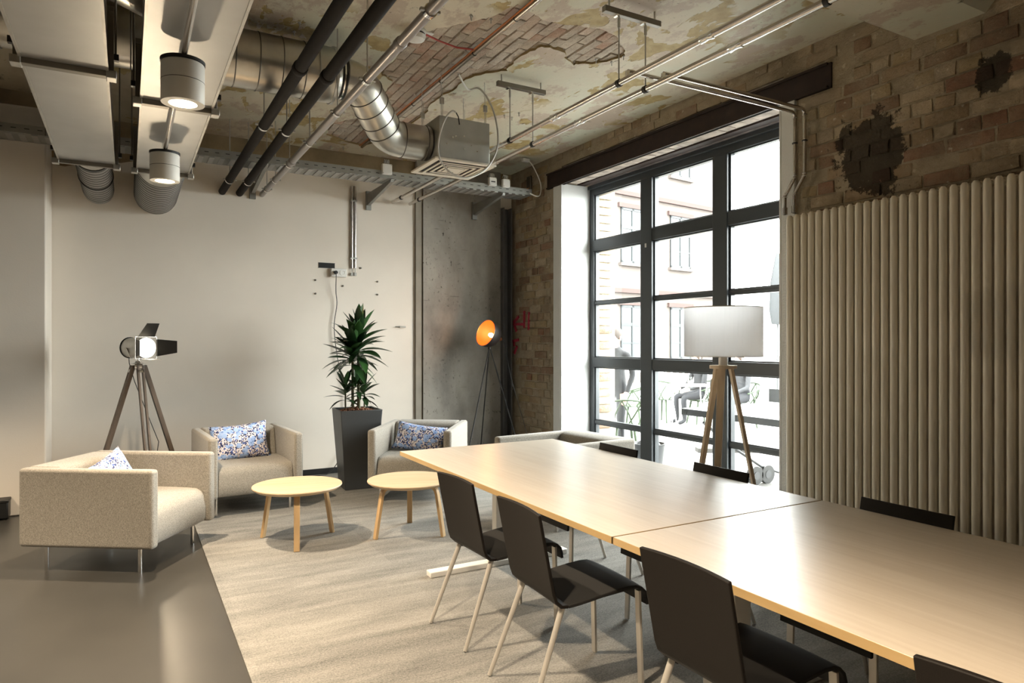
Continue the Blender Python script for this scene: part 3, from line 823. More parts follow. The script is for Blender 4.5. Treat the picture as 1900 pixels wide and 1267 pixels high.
# ---- potted dracaena
pb = at_h(668, 908, .008)
pp = thing('potted_dracaena', 'tall dracaena with dark leaf crowns in a square anthracite planter', 'potted plant', (pb.x+.02, pb.y+.17, .008), R(-3))
ph, a1, a0 = .775, .205, .150
def sq(a): return [(-a,-a),(a,-a),(a,a),(-a,a)]
pm = MB(); pv = [(x,y,0) for x,y in sq(a0)] + [(x,y,ph) for x,y in sq(a1)] + [(x,y,ph) for x,y in sq(a1-.014)] + [(x,y,ph-.06) for x,y in sq(a1-.02)]
pf = [(3,2,1,0), (12,13,14,15)]
for k in (0,4,8):
    for i in range(4): pf.append((k+i, k+(i+1) % 4, k+4+(i+1) % 4, k+4+i))
pm.add(pv, pf).build('planter', M['planter'], pp, bevel=.006)
gm = MB(); rg = random.Random(5)
for i in range(420):
    x, y = rg.uniform(-.178,.178), rg.uniform(-.178,.178); z = ph-.035+.045*math.exp(-(x*x+y*y)/.02)*1.0+rg.uniform(-.004,.008); r_ = rg.uniform(.007,.013)
    a = rg.uniform(0,3); c, s = math.cos(a)*r_, math.sin(a)*r_
    gm.add([(x+c,y+s,z),(x-s,y+c,z),(x-c,y-s,z),(x+s,y-c,z),(x,y,z+r_*.9),(x,y,z-r_*.9)], [(0,1,4),(1,2,4),(2,3,4),(3,0,4),(1,0,5),(2,1,5),(3,2,5),(0,3,5)])
gm.box(-.184,.184,-.184,.184,ph-.06,ph-.035); g_ = gm.build('clay_granules', M['clay'], pp); g_['kind'] = 'stuff'
def leaf_mesh(droop, fold):
    n = 7; vs = []; 
    for i in range(n+1):
        f = i/n; w = .155*(math.sin(math.pi*min(1, f*.93+.07))**.8)*(1-.15*f) if i < n else .004
        z = -droop*f*f; x = f
        vs += [(x, -w, z+fold*w), (x, 0, z), (x, w, z+fold*w)]
    fs = []
    for i in range(n):
        a = 3*i; fs += [(a, a+1, a+4, a+3), (a+1, a+2, a+5, a+4)]
    me = bpy.data.meshes.new('leaf'); me.from_pydata(vs, [], fs); me.polygons.foreach_set('use_smooth', [True]*len(me.polygons)); me.update(); me.materials.append(M['leaf'])
    return me
LM = [leaf_mesh(.10,.35), leaf_mesh(.25,.3), leaf_mesh(.45,.3), leaf_mesh(.02,.4)]
def crown(x, y, z0, z1, n, L, spread):
    for i in range(n):
        f = i/(n-1); z = z0+(z1-z0)*f; az = i*2.39996+rg.uniform(-.25,.25)
        el = R(-14 + 92*f**.9 + rg.uniform(-9, 9)); l = L*(1.0-.18*abs(f-.45))*rg.uniform(.82,1.12)
        o = obj('leaf', rg.choice(LM[1:3] if f < .3 else (LM[0:2] if f < .7 else (LM[0], LM[3]))), None, pp)
        o.location = (x+math.cos(az)*.012, y+math.sin(az)*.012, z)
        o.rotation_euler = (rg.uniform(-.25,.25), -el, az); o.scale = (l, l*rg.uniform(.9,1.15)*1.05, l)
def cane(x, y, z1, r0=.014, lean=(0,0)):
    MB().tube([(x, y, ph-.05), (x+lean[0]*.5, y+lean[1]*.5, (ph+z1)/2), (x+lean[0], y+lean[1], z1)], [r0, r0*.95, r0*.85], 10).build('cane', M['trunk'], pp)
    for k in range(int((z1-ph)/.035)):
        f = (k*.035+.03)/(z1-ph+.05)
        MB().ring((x+lean[0]*f, y+lean[1]*f, ph+k*.035), (0,0,1), r0*.98, .0018, 10, 4).build('leaf_scar', M['trunk'], pp)
cane(-.045, -.01, 1.36); cane(.018, .01, 1.44, .016); cane(.01, -.05, 1.02, .012); cane(-.11, .02, .96, .009); cane(.075, .0, .93, .009)
crown(-.05, -.01, 1.20, 1.42, 40, .275, 1); crown(.025, .01, 1.27, 1.56, 46, .29, 1)
crown(-.11, .02, .85, 1.02, 18, .19, 1); crown(.07, .0, .86, 1.02, 18, .18, 1); crown(-.02, -.05, .92, 1.06, 12, .17, 1)

# ---- studio-spot tripod lamp (left)
lp = thing('tripod_spotlight', 'chrome studio spotlight on dark wooden tripod behind the left-hand armchair', 'floor lamp', (.085, 6.80, 0))
hubz = 1.24
for k, a in enumerate((-165, -75, 10)):
    d = Vector((math.cos(R(a)), math.sin(R(a)), 0)); s = Vector((-d.y, d.x, 0)); m_ = MB()
    top = d*.045 + Vector((0,0,hubz)); bot = d*.40
    for q in (-1, 1): m_.obar(top + s*q*.020, bot + s*q*.020, .017, .034, up=d)
    lg = m_.build('leg', M['dark_wood'], lp, bevel=.002)
    MB().obar(top*.97+bot*.03, top*.95+bot*.05+Vector((0,0,.0)), .05, .034, up=d).build('leg_bracket', M['chrome'], lg)
    f = .68; c_ = top*(1-f)+bot*f
    MB().obar(c_-Vector((0,0,.03)), c_+Vector((0,0,.03)), .05, .02, up=d).build('leg_clamp', M['chrome'], lg)
    MB().obar(bot+Vector((0,0,.0)), bot*.97+Vector((0,0,.06)), .03, .024, up=d).build('leg_foot', M['chrome'], lg)
MB().lathe([(.055,hubz-.03),(.06,hubz-.02),(.06,hubz+.015),(.03,hubz+.025),(.02,hubz+.04)], 6).build('hub', M['chrome'], lp)
MB().tube([(0,0,hubz+.02),(0,0,hubz+.13)], .008, 10).build('stem', M['chrome'], lp)
fd = Vector((.50,-.86,.0)).normalized(); hc = Vector((0,0,1.395))
fr = Matrix.Translation(hc) @ fd.to_track_quat('Z','Y').to_matrix().to_4x4()      # z = beam axis
MB().lathe([(.0,-.16),(.055,-.158),(.085,-.13),(.088,-.12),(.088,.115),(.083,.115),(.083,-.10),(0,-.10)], 32).xform(fr).build('housing', M['steel'], lp)
MB().ring((0,0,-.125), (0,0,1), .09, .005).xform(fr).build('rear_ring', M['black_metal'], lp)
MB().lathe([(0,.120),(.045,.118),(.081,.108),(.081,.10),(0,.10)], 32).xform(fr).build('lens', M['lens'], lp)
MB().box(-.098,.098,-.098,-.092,.108,.114).box(-.098,.098,.092,.098,.108,.114).box(-.098,-.092,-.092,.092,.108,.114).box(.092,.098,-.092,.092,.108,.114).xform(fr).build('filter_frame', M['steel_pipe'], lp, bevel=.002)
# yoke
MB().tube([fr @ Vector((.095,0,-.02)), hc+Vector((.06,.03,-.09)), Vector((0,0,hubz+.13)), hc+Vector((-.06,-.03,-.09)), fr @ Vector((-.095,0,-.02))], .005, 8).build('yoke', M['chrome'], lp)
def flap(name, hinge0, hinge1, tip0, tip1):
    vs = [Vector(hinge0), Vector(hinge1), Vector(tip1), Vector(tip0)]; n = (vs[1]-vs[0]).cross(vs[3]-vs[0]).normalized()*.0012
    MB().add([v-n for v in vs]+[v+n for v in vs], [(3,2,1,0),(4,5,6,7),(0,1,5,4),(1,2,6,5),(2,3,7,6),(3,0,4,7)]).xform(fr).build('barn_door', M['black_metal'], lp)
# local axes of fr: find which local direction is world up / right
upl = fr.to_3x3().inverted() @ Vector((0,0,1)); rtl = fr.to_3x3().inverted() @ Vector((cs,-sn,0)); rtl = Vector((rtl.x, rtl.y, 0)).normalized(); upl = Vector((upl.x, upl.y, 0)).normalized(); Z = Vector((0,0,1))
b0 = Z*.118
flap('t', b0+upl*.096-rtl*.075, b0+upl*.096+rtl*.075, b0+upl*.21-rtl*.055+Z*.10, b0+upl*.21+rtl*.055+Z*.10)
flap('r', b0+rtl*.096-upl*.075, b0+rtl*.096+upl*.075, b0+rtl*.22-upl*.045+Z*.10, b0+rtl*.22+upl*.06+Z*.10)
flap('b', b0-upl*.096-rtl*.075, b0-upl*.096+rtl*.075, b0-upl*.10-rtl*.055+Z*.13, b0-upl*.10+rtl*.055+Z*.13)
flap('l', b0-rtl*.096-upl*.075, b0-rtl*.096+upl*.075, b0-rtl*.13-upl*.06+Z*.12, b0-rtl*.13+upl*.06+Z*.12)
MB().tube([fr @ Vector((0,-.06,-.15)), (-.07,.02,1.26), (-.03,.05,1.10), (.10,.09,.72), (.16,.10,.55), (.13,.14,.30), (.18,.22,.006), (.30,.45,.006)], .0035, 6).build('cord', M['black_plastic'], lp)
ld = bpy.data.lights.new('spotlight_beam', 'SPOT'); ld.energy = 50; ld.color = (1,.80,.55); ld.spot_size = R(120); ld.spot_blend = .8; ld.shadow_soft_size = .07
lo = bpy.data.objects.new('spotlight_beam', ld); col.objects.link(lo); lo.parent = lp
lo.matrix_local = Matrix.Translation(hc + fd*.14) @ (-fd).to_track_quat('Z','Y').to_matrix().to_4x4()

# ---- copper dome lamp in the corner
cl = thing('dome_tripod_lamp', 'black dome lamp with glowing gold inside on thin black tripod in the corner', 'floor lamp', (3.62, 6.95, .012))
az_ = Vector((0,0,1.36))
for a, rr_ in ((-150, .52), (-35, .40), (80, .40)):
    d = Vector((math.cos(R(a)), math.sin(R(a)), 0)); MB().tube([az_ + d*.008, d*rr_], .0075, 8).build('leg', M['black_metal'], cl)
MB().lathe([(.016,1.345),(.018,1.36),(.012,1.375)], 12).build('hub', M['black_metal'], cl)
MB().tube([(0,0,1.37),(0,0,1.43)], .008, 8).build('swivel', M['copper'], cl)
sd = Vector((-.93,-.22,.30)).normalized(); hc2 = Vector((.02,.02,1.515))
f2 = Matrix.Translation(hc2) @ sd.to_track_quat('Z','Y').to_matrix().to_4x4()
prof = [(.155*math.sin(R(a))**.92, -.165*math.cos(R(a))+.05) for a in range(10, 91, 8)]; prof[-1] = (.155, .05)
outer = prof + [(.156,.075)]
MB().lathe([(0.0, outer[0][1]-.002)] + outer, 40).xform(f2).build('dome_shade', M['shade_outer'], cl, angle=60).modifiers
# replace the solid cap: open shade = outer skin + inner skin
sh = [c for c in col.objects if c.parent == cl and c.name.startswith('dome_shade')][0]
bm = bmesh.new(); bm.from_mesh(sh.data); big = [f for f in bm.faces if len(f.verts) > 6]; bmesh.ops.delete(bm, geom=big, context='FACES_ONLY'); bm.to_mesh(sh.data); bm.free()
inn = [(max(0, r_-.004), z+.004) for r_, z in prof] + [(.152,.0745)]
si = MB().lathe([(0.0, inn[0][1]-.002)] + inn, 40).xform(f2).build('shade_lining', M['shade_inner'], cl, angle=60)
bm = bmesh.new(); bm.from_mesh(si.data); big = [f for f in bm.faces if len(f.verts) > 6]; bmesh.ops.delete(bm, geom=big, context='FACES_ONLY'); bm.to_mesh(si.data); bm.free()
MB().ring((0,0,.0755), (0,0,1), .154, .003, 40, 6).xform(f2).build('shade_rim', M['copper'], cl)
MB().lathe([(.0,-.175),(.022,-.172),(.024,-.14),(.03,-.115),(.0,-.112)], 16).xform(f2).build('lamp_socket', M['copper'], cl)
MB().lathe([(.0,.02),(.018,.014),(.028,-.01),(.022,-.04),(.012,-.07),(.012,-.10),(0,-.10)], 16).xform(f2).build('bulb', M['bulb'], cl)
cw = f2 @ Vector((0,0,-.175))
MB().tube(smooth([cw, cw+Vector((.05,.0,-.06)), (.24,-.04,1.1), (.28,-.10,.85), (.38,-.13,.50), (.42,-.18,.25), (.50,-.20,.006)]), .0035, 6).build('cord', M['black_plastic'], cl)
ld = bpy.data.lights.new('dome_bulb', 'POINT'); ld.energy = 2.8; ld.color = (1,.46,.14); ld.shadow_soft_size = .03
lo = bpy.data.objects.new('dome_bulb', ld); col.objects.link(lo); lo.parent = cl; lo.location = f2 @ Vector((0,0,.036))

# ---- tripod lamp with white drum shade
wp = at_t(1342, 633, 4.02)
wl = thing('drum_shade_lamp', 'wooden tripod floor lamp with white drum shade in front of the window', 'floor lamp', (wp.x, wp.y, .012))
for a in (-118, 2, 122):
    d = Vector((math.cos(R(a-TH*57.3)), math.sin(R(a-TH*57.3)), 0))
    MB().obar(d*.045+Vector((0,0,1.285)), d*.30, .042, .020, up=d, w1=.030, d1=.018).build('leg', M['pale_wood'], wl, bevel=.002)
MB().lathe([(.078,1.278),(.078,1.298)], 32).build('top_disc', M['pale_wood'], wl, bevel=.002)
MB().lathe([(.026,1.298),(.026,1.34),(.020,1.355),(.020,1.38),(0,1.38)], 16).build('lamp_socket', M['white_plastic'], wl)
MB().lathe([(.0,1.50),(.02,1.495),(.03,1.47),(.026,1.43),(.014,1.40),(.014,1.38),(0,1.38)], 16).build('bulb', M['lamp_white'], wl)
sp_ = MB().ring((0,0,1.352),(0,0,1),.222,.0025,40,5)
for k in range(3):
    a = R(k*120+20); sp_.tube([(.02*math.cos(a),.02*math.sin(a),1.36),(.222*math.cos(a),.222*math.sin(a),1.352)], .002, 5)
sp_.build('shade_ring', M['white_plastic'], wl)
SH = MB()
for k in range(56):
    a, b = 2*math.pi*k/56, 2*math.pi*(k+1)/56; q = .2235
    SH.add([(q*math.cos(a),q*math.sin(a),1.350),(q*math.cos(b),q*math.sin(b),1.350),(q*math.cos(b),q*math.sin(b),1.636),(q*math.cos(a),q*math.sin(a),1.636)], [(0,1,2,3)])
SH.build('lamp_shade', M['lampshade'], wl, angle=50)
MB().ring((0,0,1.636),(0,0,1),.2235,.003,56,5).build('shade_trim', M['white_plastic'], wl)

# ---- tube radiator
rad = thing('tube_radiator', 'tall cream tubular radiator covering the wall right of the window', 'radiator', (4.06, 3.225, 0))
sm_ = MB(); rt = .0215; ZT = 2.32
for dx in (0, .045, .09):
    sm_.tube([(dx,0,.13),(dx,0,.16),(dx,0,ZT-.02),(dx,0,ZT),(dx,0,ZT+.014)], [rt*.75,rt,rt,rt*.95,rt*.55], 12)
sm_.tube([(-.004,0,ZT-.012),(.094,0,ZT-.012)], .020, 10); sm_.tube([(-.004,0,.16),(.094,0,.16)], .020, 10)
sme = sm_.mesh('section', 50); sme.materials.append(M['radiator'])
for k in range(34):
    o = obj('section', sme, None, rad); o.location = (0, -.0576*k, 0)
for dx in (.045,):
    for z in (ZT-.03, .17): MB().tube([(dx, 0, z), (dx, -.0576*33, z)], .016, 10).build('header_pipe', M['radiator'], rad)
for k in (2, 12, 22, 31): MB().box(.06,.13,-.0576*k-.04,-.0576*k-.018,2.08,2.12).build('wall_bracket', M['radiator'], rad)
for k in (3, 18, 30): MB().box(.0,.09,-.0576*k-.04,-.0576*k-.018,.008,.14).build('foot', M['radiator'], rad)

# ---- black box at the left edge of the picture
bb = at_h(-10, 968, 0)
kb = thing('black_box', 'low black box against the white pier at the left edge', 'box', (bb.x, bb.y+.10, 0))
MB().box(-.16,.085,-.08,.08,.01,.155).build('case', M['black_plastic'], kb, bevel=.012)
MB().box(-.165,.09,-.085,.085,.140,.165).build('lid', M['black_metal'], kb, bevel=.006)
for sx in (-.13,.055):
    for sy in (-.055,.055): MB().box(sx-.012,sx+.012,sy-.012,sy+.012,0,.012).build('foot', M['black_plastic'], kb)

# ---- wall outlet, opening, cord, conduits
op = at_y(627, 506, BY)
out = thing('double_socket', 'white double wall socket with a black plug above the dracaena', 'socket', (op.x, BY, op.z))
MB().box(-.085,.085,-.045,0,-.045,.045).build('plate', M['white_plastic'], out, bevel=.006)
for sx in (-.04,.04): MB().lathe([(.030,0),(.030,.006),(.024,.006),(.022,-.004),(0,-.004)], 24).xform(Matrix.Translation((sx,-.043,0)) @ Matrix.Rotation(R(90),4,'X')).build('socket_insert', M['lamp_white'], out)
MB().tube([(-.04,-.045,0),(-.04,-.075,0)], .020, 14).build('plug', M['black_plastic'], out)
x0 = op.x-.04
cp = [(x0, BY-.075, op.z), (x0, BY-.078, op.z-.05), (x0+.004, BY-.05, op.z-.20), (x0+.02, BY-.03, op.z-.35), (x0-.01, BY-.03, op.z-.60), (x0+.03, BY-.03, op.z-.95), (x0+.10, BY-.03, op.z-1.25), (x0+.12, BY-.03, op.z-1.6), (x0+.10, BY-.04, .30), (x0-.05, BY-.06, .04), (x0-.25, BY-.10, .014), (x0-.45, BY-.07, .02)]
tag(MB().tube(smooth(cp), .0045, 8).build('power_cord', M['black_plastic']), 'black power cord hanging from the wall socket down behind the plant', 'cable')
hp_ = at_y(606, 492, BY)
bo = thing('wall_opening', 'narrow black rectangular opening in the white wall beside the socket', 'opening', (hp_.x, BY, hp_.z))
MB().box(-.088,.088,-.004,0,-.026,.026).build('dark_recess', M['black_plastic'], bo)
MB().box(-.092,.092,-.006,0,.026,.029).box(-.092,.092,-.006,0,-.029,-.026).build('rim', M['planter'], bo)
for i, px in enumerate((653, 659)):
    a = at_y(px, 345, BY-.02); b = at_y(px, 497, BY-.02)
    t = thing('conduit', ('left' if i == 0 else 'right')+' one of two vertical steel conduits on the white wall above the socket', 'conduit', (a.x, BY, b.z), group='vertical conduits above the socket')
    MB().tube([(0,-.02,0),(0,-.02,a.z-b.z)], .0125, 10).build('tube', M['steel_pipe'], t)
    for f in (.12,.82): MB().box(-.02,.02,-.036,0,(a.z-b.z)*f-.008,(a.z-b.z)*f+.008).build('clip', M['steel'], t)
    MB().tube([(0,-.02,0),(.002,-.018,-.06)], .004, 6).build('wire', M['grey_cable'], t)
    MB().box(-.012,.012,-.03,-.006,-.085,-.05).build('terminal', M['grey_cable'], t)
for (px, py) in ((585,519),(585,544),(700,522),(700,546),(636,530),(669,497)):
    p = at_y(px, py, BY); o = MB().lathe([(.010,0),(.010,.012),(.006,.016),(0,.016)], 8).xform(Matrix.Rotation(R(90),4,'X')).build('screw_plug', M['flange'], wb_); o.location = p
hk = at_y(745, 606, BY)
tag(MB().box(hk.x-.03,hk.x+.04,BY-.03,BY,hk.z-.009,hk.z+.009).tube([(hk.x-.08,BY-.02,hk.z),(hk.x-.03,BY-.02,hk.z)], .005, 8).build('wall_hook', M['flange']), 'small dark metal peg on the white wall beside the concrete', 'peg')

# ================================================================== ceiling installations
def elbow(p0, p1, p2, r, n=7):
    """round the corner p0-p1-p2 with radius r"""
    p0, p1, p2 = Vector(p0), Vector(p1), Vector(p2); a = (p0-p1).normalized(); b = (p2-p1).normalized()
    ang = a.angle(b); d = r/math.tan(ang/2); s, e = p1+a*d, p1+b*d
    c = p1 + (a+b).normalized()*(r/math.sin(ang/2)); va, vb = s-c, e-c; w = va.angle(vb); out = []
    for i in range(n+1):
        f = i/n; out.append(c + (va*math.sin((1-f)*w) + vb*math.sin(f*w))/math.sin(w))
    return out
# ---- cylindrical downlights on a conduit
LX, LZ = .215, 2.505
rod = thing('lamp_conduit', 'thin steel conduit carrying the white cylinder downlights under the right-hand duct', 'conduit', (LX, 0, LZ+.20))
MB().tube([(0,-2.9,0),(0,5.22,0)], .0145, 12).build('tube', M['steel_pipe'], rod)
for y in (-1.0, 1.2, 2.9, 4.6): MB().box(-.006,.006,y-.006,y+.006,.0,.048).build('clip', M['steel'], rod)
def make_down():
    t = thing('cylinder_downlight', 'x', 'downlight', (LX, 0, LZ))
    MB().lathe([(.058,.0),(.088,.0),(.089,.002),(.089,.094),(.0872,.0945),(.0872,.0965),(.089,.097),(.089,.172),(.086,.176),(.0,.176)], 48, cap0=False).build('body', M['lamp_white'], t, angle=30)
    bdy = [c for c in col.objects if c.parent == t][0]
    MB().lathe([(0,.001),(.0585,.001),(.0585,.012),(.0,.012)], 40).build('diffuser', M['led'], t)
    MB().ring((0,0,.0955),(0,0,1),.0884,.0013,48,5).build('shadow_groove', M['black_metal'], t)
    MB().lathe([(.092,.176),(.092,.190),(.04,.194),(.0,.194)], 40).build('mount_disc', M['black_metal'], t)
    MB().tube([(0,-.03,.205),(0,.03,.205)], .013, 10).build('mount_clamp', M['chrome'], t)
    ld = bpy.data.lights.new('downlight_beam', 'SPOT'); ld.energy = 285; ld.color = (1,.81,.585); ld.spot_size = R(116); ld.spot_blend = .6; ld.shadow_soft_size = .035
    lo = bpy.data.objects.new('downlight_beam', ld); col.objects.link(lo); lo.parent = t; lo.location = (0,0,-.006)
    return t
dl = make_down(); GD = 'white cylinder downlights in a row under the duct'
labs = [(5.04, 'white cylinder downlight farther along the row, the smaller of the two'), (3.36, 'large white cylinder downlight nearest in view under the right-hand duct'),
        (1.68, 'added unseen fill downlight of the row, overhead beyond the top of the picture'), (0.0, 'added unseen fill downlight of the row, straight above the camera')]  # last two lamps are unseen additions that give fill light
for i, (y, lab) in enumerate(labs):
    o = dl if i == 0 else copy_tree(dl); o.location = (LX, y, LZ); tag(o, lab, 'downlight', GD)

# added fill light: unseen second row of lamps over the open floor, left
rod2 = copy_tree(rod); rod2.location.x = -2.3; tag(rod2, 'added conduit carrying the unseen second row of fill downlights beyond the left of the picture', 'conduit')
for k, w_ in enumerate(('nearest', 'second', 'third', 'farthest')):
    o = copy_tree(dl); o.location = (-2.3, 1.68*k, LZ); tag(o, w_+' added unseen fill downlight of the second row, beyond the left of the picture', 'downlight', GD)

# ---- rectangular ducts
def rect_duct(label, x0, x1, z0, z1, joints, yend, fx):
    t = thing('rectangular_duct', label, 'air duct', ((x0+x1)/2, yend, z0)); w = (x1-x0)/2; h = z1-z0
    ys = [-3.4-yend] + [j-yend for j in joints] + [0]
    for a, b in zip(ys[:-1], ys[1:]):
        MB().box(-w, w, a+.012, b-.012, 0, h).build('duct_section', M['duct_panel'], t, bevel=.004)
        for s in (-1, 1): MB().box(s*w-.006, s*w+.006, a+.03, b-.03, -.006, .012).build('folded_seam', M['steel'], t)
    for y in ys[1:]:
        f = MB(); e = .028; y0_, y1_ = (y-.022, y+.022) if y < 0 else (y-.03, y)
        f.box(-w-e, w+e, y0_, y1_, -e, 0); f.box(-w-e, w+e, y0_, y1_, h, h+e); f.box(-w-e, -w, y0_, y1_, 0, h); f.box(w, w+e, y0_, y1_, 0, h)
        fl = f.build('flange', M['flange'], t, bevel=.002)
        for s in (-1, 1):
            MB().box(s*(w+.018)-.022, s*(w+.018)+.022, y0_-.012, y1_+.012, -e-.008, -e+.03).build('corner_clamp', M['steel'], fl, bevel=.003)
            MB().box(s*(w+.035)-.014, s*(w+.035)+.014, (y0_+y1_)/2-.014, (y0_+y1_)/2+.014, .06, .09).build('rubber_mount', M['black_plastic'], fl)
            MB().tube([(s*(w+.035), (y0_+y1_)/2, .06), (s*(w+.035), (y0_+y1_)/2, CZ-.03-z0)], .005, 6).build('threaded_rod', M['flange'], fl)
    return t
rect_duct('flat zinc rectangular air duct at the left, with no lamps below it', -.43, -.085, 2.76, 3.05, [-.13, 1.87, 3.86], 5.88, 0)
rect_duct('zinc rectangular air duct with the two downlights hung under it', .065, .415, 2.76, 3.05, [.2, 2.2, 4.2], 5.92, 0)
# round spiral ducts leaving their ends into the white wall
def spiral(t, p0, p1, r, pitch, m, start=0):
    p0, p1 = Vector(p0), Vector(p1); L = (p1-p0).length; ax = (p1-p0).normalized()
    MB().tube([p0, p1], r, 36).build('duct_tube', m, t, angle=30)
    n = int(L/pitch)
    for k in range(n):
        MB().ring(p0 + ax*(pitch*(k+.5)), ax, r, .0042, 36, 5).build('seam', M['seam_dark'], t)
def cuff(t, c, ax, r, w, m):
    c, ax = Vector(c), Vector(ax).normalized(); MB().tube([c-ax*w/2, c+ax*w/2], r, 36).build('sleeve', m, t, angle=30)
M['spiral_matt'] = mat('spiral_duct_matt', (.34,.335,.32), .5, .4); M['seam_dark'] = mat('duct_seam', (.14,.135,.125), .5, .6)
d1 = thing('round_duct', 'narrower round spiral duct from the left rectangular duct into the wall', 'air duct', (-.235, 5.89, 2.885))
spiral(d1, (0,0,0), (0,BY-5.89,-.02), .125, .085, M['spiral_matt']); cuff(d1, (0,.25,0), (0,1,0), .134, .04, M['black_plastic']); cuff(d1, (0,.95,-.01), (0,1,0), .134, .035, M['black_plastic']); cuff(d1, (0,.12,0), (0,1,0), .130, .2, M['spiral'])
d2 = thing('round_duct', 'wider round spiral duct from the lamp-side rectangular duct into the wall', 'air duct', (.24, 5.93, 2.89))
spiral(d2, (0,.35,0), (0,BY-5.93,-.02), .185, .085, M['spiral_matt']); MB().tube([(0,0,0),(0,.2,0),(0,.36,0)], [.12,.12,.186], 36).build('reducer', M['spiral'], d2, angle=30)

# ---- big spiral duct crossing to the diffuser box
bx0, bx1, by0, by1, bz0, bz1 = 2.105, 2.545, 4.885, 5.345, 2.868, 3.205
main = thing('spiral_duct', 'large shiny spiral duct crossing under the ceiling and bending down to the diffuser box', 'air duct', (1.37, 4.76, 3.30))
A = Vector((-1.95,0,0)); B = Vector((-.30,0,0)); C = Vector((0,0,0)); D = Vector((.40,.345,-.265)); E = Vector((bx0-1.37-.012, .345+.0, -.265))
spiral(main, (-3.6,0,0), (-.13,0,0), .185, .145, M['spiral'])
cuff(main, (-.13,0,0), (1,0,0), .192, .02, M['steel'])
MB().tube([(-.13,0,0),(-.09,0,0)], [.185,.150], 36).build('reducer', M['spiral'], main)
for k in range(3): MB().ring((-.085+.016*k,0,0),(1,0,0),.140,.010,36,6).build('flexible_collar', M['black_plastic'] if k != 1 else M['chrome'], main)
r2 = .135
e1 = elbow((-.3,0,0), (.06,0,0), tuple(D), .22); e2 = elbow((.06,0,0), tuple(D), tuple(E), .22)
MB().tube([(-.06,0,0)] + e1 + e2 + [E], r2, 36).build('bent_duct', M['spiral'], main, angle=30)
for p, ax in ((e1[0], e1[1]-e1[0]), (e1[-1], e1[-1]-e1[-2]), (e1[-1].lerp(e2[0], .35), D), (e1[-1].lerp(e2[0], .7), D), (e2[0], e2[1]-e2[0]), (e2[-1], Vector((1,0,0))), (E-Vector((.03,0,0)), Vector((1,0,0)))):
    MB().ring(p, ax, r2+.001, .004, 36, 5).build('seam', M['seam_dark'], main)
for x in (-2.0, -.9, -.25):
    for s in (-1, 1): MB().tube([(x, s*.19, -.02), (x, s*.19, CZ-.03-3.30)], .004, 6).build('hanger_rod', M['steel'], main)
    MB().ring((x,0,0),(1,0,0),.190,.006,36,5).build('duct_strap', M['steel'], main)

el_ = thing('duct_elbow', 'shiny round duct bend showing in the gap between the two rectangular ducts', 'air duct', (-.02, 3.9, 3.30))
MB().tube([(-.9,-.55,.02)] + elbow((-.9,-.55,.02), (-.25,-.20,.0), (.30,.25,.0), .3) + [(.22,.185,0)], .165, 32).build('duct_tube', M['spiral'], el_, angle=30)
MB().ring((.20,.17,0),(.77,.63,0),.168,.008,32,6).build('end_flange', M['black_metal'], el_)
for q in ((-.6,-.39,.01),(-.1,-.08,0)): MB().ring(q,(.85,.5,0),.166,.004,32,5).build('seam', M['seam_dark'], el_)
MB().tube([(-.25,-.2,.16),(-.25,-.2,CZ-.03-3.30)], .004, 6).build('hanger_rod', M['steel'], el_)

# ---- diffuser box
df = thing('diffuser_box', 'zinc ventilation box with square cream louvred diffuser hanging from wires', 'ventilation box', ((bx0+bx1)/2, (by0+by1)/2, bz0)); w = (bx1-bx0)/2; l = (by1-by0)/2; bh = bz1-bz0
M['zinc_box'] = mat('zinc_box', (.42,.42,.39), .48, .6, var=.1, vscale=6)
MB().box(-w, w, -l, l, .006, bh).build('plenum', M['zinc_box'], df, bevel=.003)
for k in range(7): 
    x, z = rr.uniform(-w*.8, w*.8), rr.uniform(.03, bh*.6); o = MB().lathe([(.005,0),(.005,.004),(0,.005)], 8).xform(Matrix.Rotation(R(90),4,'X')).build('rivet', M['chrome'], df); o.location = (x, -l, z)
M['cream'] = mat('diffuser_cream', (.66,.61,.52), .45)
S = .265
fr_ = MB(); fr_.box(-S,S,-S,-S+.045,-.012,.004).box(-S,S,S-.045,S,-.012,.004).box(-S,-S+.045,-S+.045,S-.045,-.012,.004).box(S-.045,S,-S+.045,S-.045,-.012,.004)
fr_.build('diffuser_frame', M['cream'], df, bevel=.003)
MB().box(-S+.045,S-.045,-S+.045,S-.045,.003,.005).build('dark_throat', M['black_plastic'], df)
for k in range(3):
    a0_ = S-.072-k*.047; a1_ = a0_-.019
    for q in range(4):
        m_ = MB().add([(-a0_,-a0_,-.016),(a0_,-a0_,-.016),(a1_,-a1_,-.016),(-a1_,-a1_,-.016),(-a0_,-a0_,-.012),(a0_,-a0_,-.012),(a1_,-a1_,-.012),(-a1_,-a1_,-.012)], [(0,1,2,3),(7,6,5,4),(0,4,5,1),(2,6,7,3),(1,5,6,2),(3,7,4,0)])
        m_.xform(Matrix.Rotation(R(90*q),4,'Z')).build('louvre', M['cream'], df)
MB().box(-.07,.07,-.07,.07,-.02,-.012).build('centre_plate', M['cream'], df, bevel=.002)
MB().box(-.025,.025,.045,.062,-.0215,-.02).build('maker_label', M['flange'], df)
for sx in (-1, 1):
    for sy in (-1, 1):
        p = Vector((sx*(w-.03), sy*(l-.03), bh))
        wr_ = MB().tube([p, (p.x, p.y, CZ-.03-bz0)], .0025, 5).tube([p+Vector((.012,0,0)), (p.x+.012, p.y, CZ-.13-bz0)], .0025, 5).build('suspension_wire', M['steel'], df)
        MB().box(p.x-.010,p.x+.022,p.y-.008,p.y+.008,bh+.10,bh+.15).build('wire_clip', M['steel'], wr_)
kz0 = CZ-.055; yq = by0-.06
